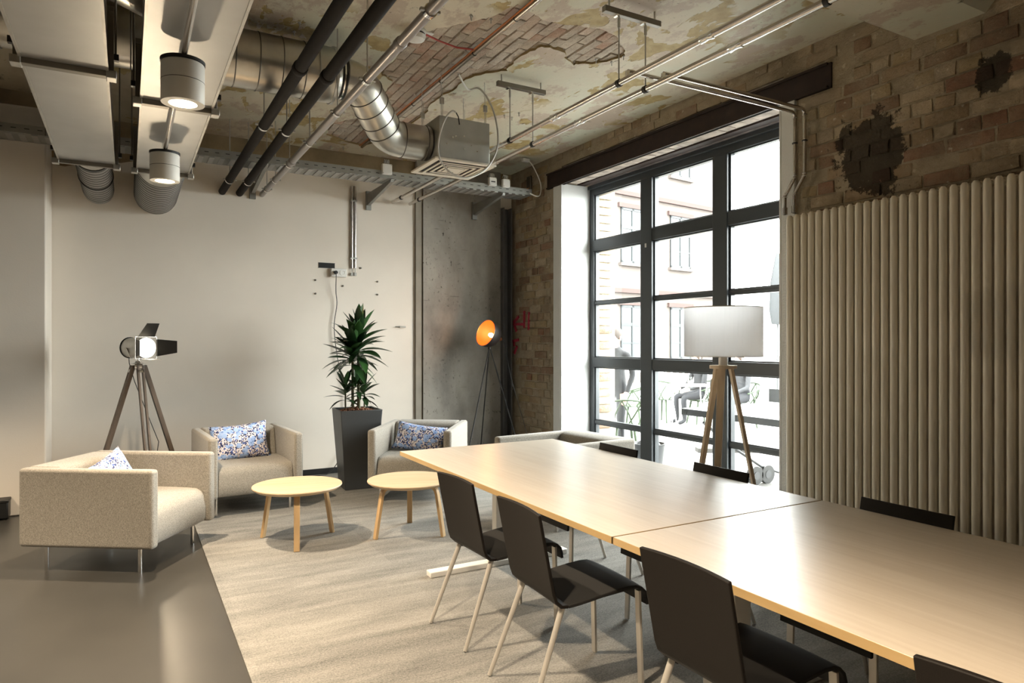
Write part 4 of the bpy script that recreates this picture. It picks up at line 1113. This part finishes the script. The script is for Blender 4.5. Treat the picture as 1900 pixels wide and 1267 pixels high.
cb = [at_y(846,208,yq), at_y(838,206,yq), at_y(826,220,yq), at_y(815,252,yq), at_y(813,282,yq-.02), at_y(822,305,yq-.03), at_y(842,324,yq-.05), at_y(868,329,yq-.05), at_y(898,316,yq-.03), at_y(916,292,yq), at_y(924,262,yq), at_y(920,222,yq+.02), at_y(908,188,yq+.05), at_y(889,158,yq+.10), at_y(868,139,yq+.16), at_h(851,131,kz0)]
cb = [Vector((v.x, v.y, min(v.z, 3.49))) - df.location for v in cb]
cbs = []
for i in range(len(cb)-1):      # Catmull-Rom
    P0, P1, P2, P3 = (Vector(cb[max(0,min(len(cb)-1,j))]) for j in (i-1,i,i+1,i+2))
    for k in range(5):
        f = k/5; cbs.append(.5*((2*P1)+(P2-P0)*f+(2*P0-5*P1+4*P2-P3)*f*f+(3*P1-P0-3*P2+P3)*f**3))
cbs.append(Vector(cb[-1]))
M['pale_cable'] = mat('pale_grey_cable', (.60,.59,.55), .45)
lc = tag(MB().tube([v + df.location for v in cbs], .0075, 8).build('looped_cable', M['pale_cable']), 'grey cable hanging in a wide loop round the diffuser box', 'cable')
MB().tube([v + df.location for v in (cbs[0], cbs[0]+Vector((.02,0,-.03)), cbs[0]+Vector((.03,0,-.09)))], .005, 6).build('loose_end', M['black_plastic'], lc)

# ---- pipes running along the room
def long_pipe(name, label, x, z, r, m, y0, y1, clamps, couplings, group, rodm=None, cap=None):
    t = thing(name, label, 'pipe', (x, y1, z), group=group)
    MB().tube([(0,y0-y1,0),(0,0,0)], r, 20).build('tube', m, t)
    for y in clamps:
        c = MB().tube([(0,y-y1-.014,0),(0,y-y1+.014,0)], r+.006, 20).build('clamp', M['chrome'], t)
        for s in (-1, 1): MB().box(s*(r+.012)-.010, s*(r+.012)+.010, y-y1-.010, y-y1+.010, -.006, .006).build('clamp_screw', M['steel'], c)
        MB().tube([(0,y-y1,r),(0,y-y1,CZ-.03-z)], .0045, 6).build('hanger_rod', M['steel'], c)
    for y in couplings: MB().tube([(0,y-y1-.03,0),(0,y-y1-.022,0),(0,y-y1+.022,0),(0,y-y1+.03,0)], [r+.002,r+.006,r+.006,r+.002], 20).build('coupling', m, t)
    return t
GP = 'thick pipes under the ceiling running to the back wall'
long_pipe('insulated_pipe', 'black insulated pipe farthest left of the three thick ceiling pipes', .84, 2.975, .036, M['black_pipe'], -3.4, BY, [1.0,2.7,5.05,6.9], [3.9], GP)
long_pipe('insulated_pipe', 'black insulated pipe in the middle of the three thick ceiling pipes', 1.005, 2.975, .036, M['black_pipe'], -3.4, BY, [1.0,2.7,5.1,6.9], [3.95], GP)
long_pipe('waste_pipe', 'grey plastic pipe with many clamps right of the two black pipes', 1.225, 2.985, .027, M['grey_pipe'], -3.4, BY, [1.2,2.95,3.9,4.55,5.35,6.1,6.75,7.2], [3.35,6.0], GP)
# two slim heating pipes with their drop to the radiator
GH = 'pair of slim steel heating pipes above the meeting tables'
def slim(label, x, z, yb, dy, zoff):
    t = thing('heating_pipe', label, 'pipe', (x, BY-.05, z), group=GH); Y = BY-.05
    MB().tube([(0,-3.4-Y,0),(0,0,0)], .0185, 16).build('tube', M['steel_pipe'], t)
    for y in (.6, 2.05, 3.33, 4.70, 5.9, 7.15):
        c = MB().tube([(0,y-Y-.012,0),(0,y-Y+.012,0)], .024, 16).build('clamp', M['black_metal'], t)
    for y in (2.6, 4.05, 5.35): MB().tube([(0,y-Y-.05,0),(0,y-Y-.04,0),(0,y-Y-.012,0),(0,y-Y+.012,0),(0,y-Y+.04,0),(0,y-Y+.05,0)], [.019,.024,.020,.020,.024,.019], 16).build('press_fitting', M['chrome'], t)
    # branch to the radiator
    xr = WX-.06-x; zt = zoff
    pts = [Vector((0,yb-Y,.018)), Vector((.03,yb-Y,zt))]
    zb = 2.365 - z; zk = 2.62 - z
    run = elbow((.03,yb-Y,zt),(xr,yb-Y,zt),(xr,yb-Y,zk),.04) + elbow((xr,yb-Y,zt),(xr,yb-Y,zk),(xr,yb-Y+.085,zk-.12),.03) + elbow((xr,yb-Y,zk),(xr,yb-Y+.085,zk-.12),(xr,yb-Y+.085,zb),.03)
    MB().tube([(.0,yb-Y,zt)] + run + [(xr,yb-Y+.085,zb)], .0125, 12).build('branch_tube', M['steel_pipe'], t)
    MB().tube([(0,yb-Y,0),(0,yb-Y,zt)], .015, 12).build('branch_tee', M['chrome'], t)
    for p in (run[7], run[8], run[15], run[16], run[23]): MB().ring(p, (0,0,1), .013, .004, 14, 5).build('fitting', M['steel'], t)
    MB().tube([(xr,yb-Y+.085,zb),(xr,yb-Y+.085,zb+.05)], .019, 12).build('valve', M['copper'] if False else M['steel_pipe'], t)
    MB().ring((xr,yb-Y,2.86-z),(0,0,1),.015,.006,14,5).build('wall_clamp', M['black_metal'], t)
    return t
slim('slim steel heating pipe farther from the window, of the pair above the tables', 2.63, 3.035, 3.245, 0, .045)
slim('slim steel heating pipe nearer the window, of the pair above the tables', 2.84, 3.035, 3.165, .03, .045)
for i, (y, lab) in enumerate(((4.70, 'short steel ceiling rail with two rods, nearer the diffuser box'), (3.33, 'short steel ceiling rail with two rods, above the radiator branch'))):
    t = thing('pipe_hanger_rail', lab, 'pipe hanger', (2.735, y, CZ-.085), group='ceiling rails holding the heating pipes')
    MB().box(-.22,.22,-.018,.018,-.036,.0).build('rail', M['flange'], t, bevel=.002)
    for s in (-.18,.18): MB().tube([(s,0,0),(s,0,.056)], .006, 8).build('anchor_stud', M['steel'], t)
    for s in (-1, 1):
        MB().tube([(s*.105,0,-.036),(s*.105,0,3.061-CZ+.085)], .0045, 8).build('hanger_rod', M['steel'], t)
        MB().tube([(s*.105,0,-.11),(s*.105,0,-.05)], .009, 8).build('sleeve', M['steel'], t)
        MB().box(s*.105-.03,s*.105-.012,-.02,.02,-.045,-.036).build('rail_nut', M['chrome'], t)

# ---- cable tray along the back wall
TX0, TX1, TY0, TY1, TZ = -2.2, 4.02, 6.67, 6.955, 3.115
M['tray'] = mat('tray_zinc', (.30,.30,.28), .45, .6, var=.1, vscale=8); M['tray_rib'] = mat('tray_rib_zinc', (.40,.40,.385), .45, .6)
ty = thing('cable_tray', 'galvanised ribbed cable tray running along the top of the back wall', 'cable tray', (TX0, TY0, TZ)); L = TX1-TX0; W_ = TY1-TY0
MB().box(0,L,0,W_,0,.003).build('tray_bottom', M['tray'], ty)
MB().box(0,L,0,.003,.003,.068).box(0,L,.003,.014,.062,.068).build('front_rim', M['tray'], ty); MB().box(0,L,W_-.003,W_,.003,.068).build('rear_rim', M['tray'], ty)
rib = MB().box(-.021,.021,.02,W_-.02,-.007,0).mesh('rib'); rib.materials.append(M['tray_rib'])
n = int(L/.088)
for k in range(n): o = obj('rib', rib, None, ty); o.location = (.05+k*.088, 0, 0)
slot = MB().box(-.017,.017,-.0015,.0,-.003,.003).mesh('slot'); slot.materials.append(M['black_plastic'])
for k in range(n): o = obj('slot', slot, None, ty); o.location = (.09+k*.088, 0, .036)
for x in (.38, 1.62): MB().box(x,x+.004,-.0025,0,0,.068).build('tray_joint', M['black_metal'], ty)
for wx in (1.13, 2.36, 3.66):
    x = wx-TX0
    yb = BY-.05 if wx > 3 else BY
    if yb < 7: continue
    MB().box(x-.03,x+.03,yb-TY0-.03,yb-TY0,-.19,.02).build('bracket_plate', M['tray'], ty, bevel=.002)
    MB().prism([(0,-.008),(yb-TY0-.03,-.008),(yb-TY0-.03,-.14),(.02,-.035)], lambda a, b, x=x: (x-.018, a, b), lambda a, b, x=x: (x+.018, a, b)).build('bracket_arm', M['tray'], ty, bevel=.002)
# junction boxes on the tray
GJ = 'white junction boxes on the cable tray'
for i, (px, py, hw, lab) in enumerate(((717, 314, .052, 'white junction box on the tray left of the diffuser'), (913, 337, .045, 'white junction box with dark label strip on the tray near the corner'), (938, 340, .045, 'plain white junction box at the corner end of the tray'))):
    p = at_y(px, py, TY0-.02); t = thing('junction_box', lab, 'junction box', (p.x, TY0-.003, p.z), group=GJ)
    MB().box(-hw,hw,-.045,0,-hw,hw).build('box_body', M['white_plastic'], t, bevel=.006)
    if i == 1: MB().box(-.026,.026,-.0462,-.045,-.008,.004).build('label_strip', M['planter'], t)
    for k in (-1,0,1): MB().tube([(k*.02,-.025,hw),(k*.02+.004,-.024,hw+.035),(k*.02+.012,.01,hw+.055),(k*.02+.014,.04,hw+.03)], .006, 6).build('cable', M['grey_cable'], t)
    for k in (-1,1): MB().lathe([(.005,0),(.005,.002)], 8).xform(Matrix.Translation((k*(hw-.01),-.045,k*(hw-.01))) @ Matrix.Rotation(R(90),4,'X')).build('screw', M['grey_cable'], t)
# socket hanging from a white cable on the brick
p0 = Vector((3.98, TY0-.02, 3.13)); s0 = at_x(976, 297, WX-.25)
hs = tag(MB().tube(smooth([p0, (4.05,6.62,3.10), (4.12,6.66,3.13), (4.16,6.70,3.22), (4.15,6.72,3.32), s0+Vector((.09,.0,-.05)), s0+Vector((.03,0,0))]), .007, 8).build('white_cable', M['white_plastic']), 'white cable arching from the tray to a loose white connector', 'cable')
MB().box(s0.x-.05,s0.x+.04,s0.y-.02,s0.y+.02,s0.z-.02,s0.z+.02).build('connector', M['white_plastic'], hs, bevel=.006)
q = at_x(982, 342, WX-.01)
sb = thing('open_switch_box', 'open grey flush box with loose orange and white wires on the brick wall', 'switch box', (WX, q.y, q.z))
MB().box(-.022,.0,-.05,.05,-.10,.10).build('back_plate', M['flange'], sb, bevel=.008)
for k, (dy, dz, m_) in enumerate(((.10,-.03,'orange_cable'),(.14,-.07,'white_plastic'),(.17,-.10,'orange_cable'),(-.04,-.12,'orange_cable'))):
    MB().tube([(-.022,.02*math.copysign(1,dy),-.04),(-.05,dy*.5,-.06),(-.045,dy,dz-.05),(-.04,dy+.02,dz-.02)], .0035, 6).build('loose_wire', M[m_], sb)

# ---- ceiling conduit with orange cable, smoke detector
kx, kz = 2.17, CZ-.052
cd = thing('ceiling_conduit', 'steel ceiling conduit with an orange cable clipped along it', 'conduit', (kx, 7.1, kz))
MB().tube([(0,-9.5,0),(0,0,0)], .016, 10).build('tube', M['steel_pipe'], cd)
MB().tube([(-0.024,-9.5+.5*i+(0),.004+.004*(i % 2)) for i in range(20)], .006, 6).build('orange_cable', M['orange_cable'], cd)
for k in range(12): MB().ring((0,-.6*k-.3,0),(0,1,0),.017,.003,12,5).build('clip', M['black_metal'], cd)
sd_ = at_h(771, 62, CZ-.05)
sm2 = thing('smoke_detector', 'round white smoke detector on the flaking ceiling', 'smoke detector', (sd_.x, sd_.y, CZ-.028)); sm2.scale = (1.25,1.25,1.25)
MB().lathe([(.055,0),(.058,-.006),(.056,-.018)], 32).build('base', M['white_plastic'], sm2)
MB().lathe([(.050,-.018),(.050,-.026)], 32).build('vent_ring', M['black_plastic'], sm2)
MB().lathe([(.052,-.026),(.055,-.03),(.048,-.050),(.022,-.060),(0,-.062)], 32).build('sensor_cap', M['white_plastic'], sm2)
MB().box(.05,.10,-.02,.02,-.004,0).build('tag_plate', M['white_plastic'], sm2)
a_ = Vector((sd_.x+.055, sd_.y, CZ-.035)); b_ = at_h(888, 92, CZ-.04)
tag(MB().tube([a_, a_.lerp(b_,.3)+Vector((.0,.03,-.004)), a_.lerp(b_,.65)+Vector((0,.05,-.004)), Vector((kx-.02, b_.y, CZ-.045))], .007, 6).build('red_cable', M['red_cable']), 'red cable from the smoke detector to the ceiling conduit', 'cable')

# ================================================================== courtyard seen through the window
TZ0 = -.10
struct(MB().box(4.95, 60, -30, 60, -.5, TZ0).build('floor_terrace', M['terrace']))
def ground(px, py): return at_h(px, py, TZ0)
# brick building across the yard
fp = at_t(1200, 633, 26); fa = R(8)
bld = thing('brick_building', 'overexposed pale brick building with red trims across the courtyard', 'building', (fp.x, fp.y, TZ0), fa)
MB().box(-14, 5.2, 0, 8, 0, 15).build('wall', M['facade'], bld)
for z in (3.35, 6.95, 10.6): MB().box(-14, 5.25, -.12, 0, z, z+.16).build('string_course', M['facade_red'] if z < 11 else M['facade'], bld)
for fl in range(4):
    for i in range(5):
        x = -9.15 + i*2.78; z = .85 + 3.6*fl
        f = MB(); w2, h2 = .62, 2.05
        f.box(x-w2, x-w2+.08, -.06, 0, z, z+h2).box(x+w2-.08, x+w2, -.06, 0, z, z+h2).box(x-.05, x+.05, -.06, 0, z, z+h2).box(x-w2, x+w2, -.06, 0, z, z+.09).box(x-w2, x+w2, -.06, 0, z+h2-.09, z+h2).box(x-w2, x+w2, -.055, 0, z+h2*.62, z+h2*.68).box(x-w2, x+w2, -.05, 0, z+h2*.30, z+h2*.33)
        wf = f.build('window', M['facade_window'], bld)
        for sx in (-1, 1): MB().box(x+(.05 if sx > 0 else -w2+.08), x+(w2-.08 if sx > 0 else -.05), -.03, -.01, z+.09, z+h2-.09).build('pane', M['facade_glass'], wf)
        MB().box(x-w2-.15, x+w2+.15, -.10, 0, z+h2, z+h2+.16).build('red_lintel', M['facade_red'], wf)
        MB().box(x-w2-.1, x+w2+.1, -.14, 0, z-.10, z).build('sill', M['facade'], wf)
# pale fence at the edge of the terrace
f0 = ground(1100, 748); f1 = ground(1475, 742)
fn = thing('board_fence', 'white vertical board fence at the far edge of the terrace', 'fence', f0); dv = (f1-f0); n = int(dv.length/.16); dn = dv.normalized()
bme = MB().obar((0,0,0),(0,0,.95), .11, .02, up=dn).mesh('board'); bme.materials.append(M['white_paint'])
for k in range(n): o = obj('board', bme, None, fn); o.location = dn*(.16*k)
MB().obar((0,0,.8), dv+Vector((0,0,.8)), .03, .05).build('rail', M['white_paint'], fn); MB().obar((0,0,.2), dv+Vector((0,0,.2)), .03, .05).build('rail', M['white_paint'], fn)
# green garden chairs
def make_green():
    t = thing('garden_chair', 'x', 'garden chair'); m = M['green_plastic']; sz = .45
    st = MB().lathe([(.20,sz-.02),(.225,sz-.006),(.21,sz+.004),(0,sz-.006)], 24).build('seat', m, t)
    for a in (40,140,220,320): MB().tube([(.17*math.cos(R(a)),.17*math.sin(R(a)),sz-.01),(.26*math.cos(R(a)),.25*math.sin(R(a)),0)], [.020,.014], 8).build('leg', m, t)
    hoop = []
    for k in range(19):
        a = R(-128+256*k/18); hz = .80-.13*(1-math.cos(a))/2*1.6; hoop.append(Vector((-.29*math.cos(a)*1.0, .30*math.sin(a), hz)))
    MB().tube(hoop, .014, 8).build('arm_hoop', m, t)
    for k in range(9):
        i = 1+2*k; j = min(17, max(1, i+(3 if k % 2 else -3))); h_ = hoop[j]; a = R(-120+240*i/18)
        b_ = Vector((-.205*math.cos(a), .205*math.sin(a), sz-.005)); mid = b_.lerp(h_, .5)+Vector((-.03*math.cos(a), .03*math.sin(a), 0))
        MB().tube([b_, mid, h_], .011, 6).build('back_rib', m, t)
    return t
gc = make_green(); GG = 'green plastic garden chairs on the terrace'
pos = [(at_t(1158, 760, 9.0), 60, 'green garden chair close behind the left window panes'),
       (at_t(1175, 733, 11.8), 120, 'green garden chair farther back behind the left window panes'),
       (at_t(1232, 760, 13.2), 20, 'green garden chair left of the small bistro table outside'),
       (at_t(1300, 760, 12.9), 170, 'green garden chair under the person in dark clothes outside'),
       (at_t(1378, 760, 12.2), 185, 'green garden chair under the person in the grey shirt outside')]
for i, (p, a, lab) in enumerate(pos):
    o = gc if i == 0 else copy_tree(gc); o.location = (p.x, p.y, TZ0); o.rotation_euler = (0,0,R(a)); tag(o, lab, 'garden chair', GG)
# bistro table with a glass
bt = at_t(1276, 760, 11.6)
t = thing('bistro_table', 'small folding bistro table with thin legs on the terrace', 'table', (bt.x, bt.y, TZ0), -TH)
MB().box(-.34,.34,-.22,.22,.795,.82).build('tabletop', M['pale_wood'], t, bevel=.004)
for s in (-1,1): MB().tube([(s*.28,-.18,.795),(s*.22,.2,.0)], .009, 6).build('leg', M['white_metal'], t); MB().tube([(s*.26,.18,.795),(s*.20,-.2,.0)], .009, 6).build('leg', M['white_metal'], t)
MB().tube([(-.22,.2,.08),(.22,.2,.08)], .007, 6).build('stretcher', M['white_metal'], t)
t = thing('drinking_glass', 'drinking glass standing on the bistro table', 'glass', (bt.x+.03, bt.y-.02, TZ0+.82))
MB().lathe([(.0,.0),(.035,.0),(.042,.13),(.038,.13),(.032,.012),(0,.012)], 16).build('glass_body', M['glass'], t)
MB().lathe([(0,.014),(.031,.014),(.035,.06),(0,.06)], 16).build('drink', M['pale_wood'], t)
# table-tennis table
tt = thing('table_tennis_table', 'white outdoor table-tennis table on wheels close outside the window', 'table', (5.00, 4.52, TZ0)); th_ = .86
MB().box(0,1.40,-.7625,.7625,th_-.012,th_).build('playing_half', M['white_paint'], tt); MB().box(1.42,2.82,-.7625,.7625,th_-.012,th_).build('playing_half', M['white_paint'], tt)
M['tt_frame'] = mat('table_tennis_frame', (.032,.033,.035), .5)
MB().box(-.01,0,-.77,.77,th_-.065,th_-.002).build('edge_frame', M['tt_frame'], tt)
for s in (-1,1): MB().box(0,2.82,s*.765-.008,s*.765+.008,th_-.065,th_-.002).build('side_frame', M['tt_frame'], tt)
for x in (.28,):
    for s in (-1,1):
        MB().tube([(x,s*.60,th_-.03),(x+.06,s*.62,.05)], .016, 8).build('leg', M['tt_frame'], tt)
for s in (-1,1):
    MB().tube([(.15,s*.62,.72),(.55,s*.63,.45),(1.0,s*.63,.20),(1.30,s*.63,.10)], .016, 8).build('undercarriage_tube', M['tt_frame'], tt)
    for x in (.92, 1.10, 1.85):
        wl_ = MB().tube([(x,s*.63-.03,.10),(x,s*.63+.03,.10)], .10, 20).build('wheel', M['black_plastic'], tt); MB().tube([(x,s*.63-.034,.10),(x,s*.63+.034,.10)], .045, 14).build('wheel_hub', M['tt_frame'], wl_)
for s in (-1,1): MB().tube([(2.6,s*.60,th_-.03),(2.55,s*.62,0)], .016, 8).build('leg', M['tt_frame'], tt)
nt_ = MB().box(1.405,1.415,-.85,.85,th_,th_+.15).build('net', M['pane_dark'], tt)
fc = bpy.data.curves.new('lettering', 'FONT'); fc.body = 'cornilleau'; fc.size = .062; fc.extrude = .0006; fc.align_x = 'LEFT'
fo = bpy.data.objects.new('lettering_tmp', fc); col.objects.link(fo)
dg = bpy.context.evaluated_depsgraph_get(); lm = bpy.data.meshes.new_from_object(fo.evaluated_get(dg)); lm.name = 'lettering'; bpy.data.objects.remove(fo)
lt = obj('lettering', None if False else lm, None, tt); lm.materials.clear(); lm.materials.append(M['print_black'])
lt.matrix_local = Matrix.Translation((-.0115, .62, th_-.052)) @ Matrix(((0,0,-1,0),(-1,0,0,0),(0,1,0,0),(0,0,0,1)))
lg = MB()
for k in range(2): lg.obar((-.0113,.735-k*.035,th_-.05),(-.0113,.705-k*.035,th_-.008),.0012,.016,up=(0,1,0))
lg.build('logo_mark', M['print_black'], tt)
# closed parasol far right, kerb stones
up_ = at_t(1443, 633, 14)
t = thing('closed_parasol', 'closed dark grey parasol at the right edge of the window', 'parasol', (up_.x, up_.y, TZ0))
MB().tube([(0,0,.05),(0,0,3.45)], .025, 10).build('pole', M['tt_frame'], t); MB().lathe([(.12,1.9),(.17,2.2),(.14,2.8),(.05,3.3),(.0,3.42)], 12).build('folded_canopy', M['pane_dark'], t); MB().lathe([(.28,0),(.28,.05),(.05,.07)], 16).build('base', M['tt_frame'], t)
kp = at_t(1410, 633, 9.6)
for k in range(4):
    o = MB().box(-.29,.29,-.10,.10,0,.06).build('paver', M['paver'], None, bevel=.006); o.location = (kp.x+.6*(k-1)*cs, kp.y-.6*(k-1)*sn, TZ0); o.rotation_euler = (0,0,-TH)
    tag(o, ('leftmost', 'second from left', 'third from left', 'rightmost')[k]+' concrete paver slab in the row on the terrace floor', 'paver', 'loose pavers on the terrace')
tb = at_t(1204, 800, 7.4)
t = thing('plant_tub', 'grey weathered tub standing just outside the middle window pane', 'tub', (tb.x, tb.y, TZ0))
MB().lathe([(.12,0),(.17,.42),(.18,.45),(.165,.45),(.15,.40),(0,.40)], 24).build('tub_body', M['tt_frame'], t); MB().lathe([(.155,.40),(.10,.47),(0,.5)], 16).build('ash', M['pane_dark'], t)

# ---- people outside
def person(name, label, loc, rz, joints, edges_, mats, hairm=True):
    """joints: {name: (xyz, radius)}; body grown with a skin modifier from the pelvis"""
    t = thing(name, label, 'person', loc, rz)
    names = list(joints); me = bpy.data.meshes.new('body'); me.from_pydata([joints[n][0] for n in names], [(names.index(a), names.index(b)) for a, b in edges_], [])
    o = bpy.data.objects.new('body_tmp', me); col.objects.link(o)
    sk = o.modifiers.new('skin', 'SKIN'); sk.use_smooth_shade = True; su = o.modifiers.new('sub', 'SUBSURF'); su.levels = 2; su.render_levels = 2
    sl = me.skin_vertices[0].data
    for i, n in enumerate(names): r_ = joints[n][1]; sl[i].radius = (r_, r_) if not isinstance(r_, tuple) else r_
    sl[names.index('pelvis')].use_root = True
    dg = bpy.context.evaluated_depsgraph_get(); dg.update(); bmsh = bpy.data.meshes.new_from_object(o.evaluated_get(dg)); bpy.data.objects.remove(o)
    bmsh.name = 'body'; bmsh.materials.clear()
    for m in mats[:3]: bmsh.materials.append(m)
    pos_ = {n: Vector(joints[n][0]) for n in names}
    segs = [(a, b) for a, b in edges_]
    def nearest(c):
        best = None
        for a, b in segs:
            A, B = pos_[a], pos_[b]; f = max(0, min(1, (c-A).dot(B-A)/max(1e-6, (B-A).length_squared))); d = (c-A.lerp(B, f)).length
            if best is None or d < best[0]: best = (d, b)
        return best[1]
    top = {'chest','neck','shl','shr','ell','elr','spine'}; skin_ = {'head','crown','jaw','hal','har','wrl_','wrr_','neck2'} 
    for pgn in bmsh.polygons:
        n = nearest(pgn.center)
        pgn.material_index = 0 if (n in skin_ or n.startswith('f_')) else (1 if n in top or n in ('wrl','wrr') else 2); pgn.use_smooth = True
    obj('body', bmsh, None, t)
    hd = pos_['head']
    MB().lathe([(.0,.118),(.05,.108),(.085,.07),(.096,.02),(.09,-.03),(.078,-.055)], 18).xform(Matrix.Translation(hd+Vector((-.018,0,.035)))).build('hair', mats[3], t, angle=70)
    for s in (-1, 1):
        MB().lathe([(0,-.011),(.009,-.006),(.011,0),(.009,.006),(0,.011)], 8).xform(Matrix.Translation(hd+Vector((.078,s*.032,.005)))).build('eye', M['print_black'], t)
        MB().box(-.012,.012,-.006,.006,-.03,.025).build('ear', mats[0], t, bevel=.004).location = hd+Vector((0,s*.088,-.005))
    MB().obar(hd+Vector((.083,0,.0)), hd+Vector((.102,0,-.035)), .022, .018).build('nose', mats[0], t, bevel=.006)
    MB().box(-.004,.004,-.022,.022,-.005,.005).build('mouth', M['red_paint'], t).location = hd+Vector((.082,0,-.062))
    return t
def arms(j, e, sgn, sh, el, wr_, tagn):
    j['sh'+tagn] = (sh, .055); j['el'+tagn] = (el, .042); j['wr'+tagn] = (wr_, .030)
    hd = (Vector(wr_)+(Vector(wr_)-Vector(el)).normalized()*.075); j['ha'+tagn] = (tuple(hd), .030)
    e += [('chest','sh'+tagn), ('sh'+tagn,'el'+tagn), ('el'+tagn,'wr'+tagn), ('wr'+tagn,'ha'+tagn)]
    dr = (hd-Vector(wr_)).normalized(); sd2 = dr.cross(Vector((0,0,1)));  sd2 = sd2.normalized() if sd2.length > .1 else Vector((0,1,0))
    for q, ln in enumerate((.060,.070,.066,.052)):
        p1 = hd + dr*.03 + sd2*(.012*(q-1.5)*2); p2 = p1 + dr*ln + Vector((0,0,-.012))
        j[f'f_{tagn}{q}a'] = (tuple(p1), .009); j[f'f_{tagn}{q}b'] = (tuple(p2), .007); e += [('ha'+tagn, f'f_{tagn}{q}a'), (f'f_{tagn}{q}a', f'f_{tagn}{q}b')]
    p1 = Vector(wr_)+dr*.03+sd2*.035; j[f'f_{tagn}t'] = (tuple(p1+dr*.035+sd2*.015), .009); e += [('wr'+tagn, f'f_{tagn}t')]
def base(pel, chest, head):
    j = {'pelvis': (pel, (.15,.11)), 'spine': (tuple((Vector(pel)+Vector(chest))/2), (.135,.10)), 'chest': (chest, (.15,.105)), 'neck': (tuple(Vector(chest)+(Vector(head)-Vector(chest))*.55), .05), 'head': (head, (.082,.095)), 'crown': (tuple(Vector(head)+Vector((0,0,.09))), (.062,.07)), 'jaw': (tuple(Vector(head)+Vector((.02,0,-.075))), (.055,.06))}
    e = [('pelvis','spine'),('spine','chest'),('chest','neck'),('neck','jaw'),('jaw','head'),('head','crown')]
    return j, e
def leg(j, e, hip, knee, ank, toe, tagn):
    j['hip'+tagn] = (hip, .088); j['kn'+tagn] = (knee, .060); j['an'+tagn] = (ank, .040); j['to'+tagn] = (toe, .034)
    e += [('pelvis','hip'+tagn),('hip'+tagn,'kn'+tagn),('kn'+tagn,'an'+tagn),('an'+tagn,'to'+tagn)]
# seated figures (x = forward)
def seated(label, loc, rz, shirt, lean):
    j, e = base((0,0,.56), (lean,0,.97), (lean+.05,0,1.24))
    for s, tg in ((1,'l'),(-1,'r')):
        leg(j, e, (.06,s*.10,.54), (.46,s*.13,.52), (.43,s*.12,.08), (.57,s*.13,.035), tg)
        arms(j, e, s, (lean,s*.19,.99), (lean+.10,s*.24,.74), (lean+.33,s*.16,.66), tg)
    return person('person', label, loc, rz, j, e, [M['skin'], shirt, M['trousers_dark'], M['hair']])
p = pos[3]; seated('person in dark clothes sitting on a garden chair at the bistro table', (p[0].x, p[0].y, TZ0), R(p[1]), M['coat_dark'], .02)
p = pos[4]; seated('person in a grey shirt sitting on a garden chair behind the table-tennis table', (p[0].x, p[0].y, TZ0), R(p[1]), M['shirt_grey'], .08)
j, e = base((0,0,.93), (.0,0,1.34), (.03,0,1.60))
for s, tg in ((1,'l'),(-1,'r')):
    leg(j, e, (0,s*.10,.90), (.04*s+.02,s*.11,.50), (.06*s-.04,s*.10,.08), (.06*s+.10,s*.11,.035), tg)
    arms(j, e, s, (0,s*.19,1.37), (-.03,s*.25,1.10), (.10,s*.23,.86), tg)
pq = at_t(1143, 633, 9.4)
person('person', 'person in dark clothes standing on the terrace behind the left window panes', (pq.x, pq.y, TZ0), R(200), j, e, [M['skin'], M['coat_dark'], M['trousers_dark'], M['hair']])
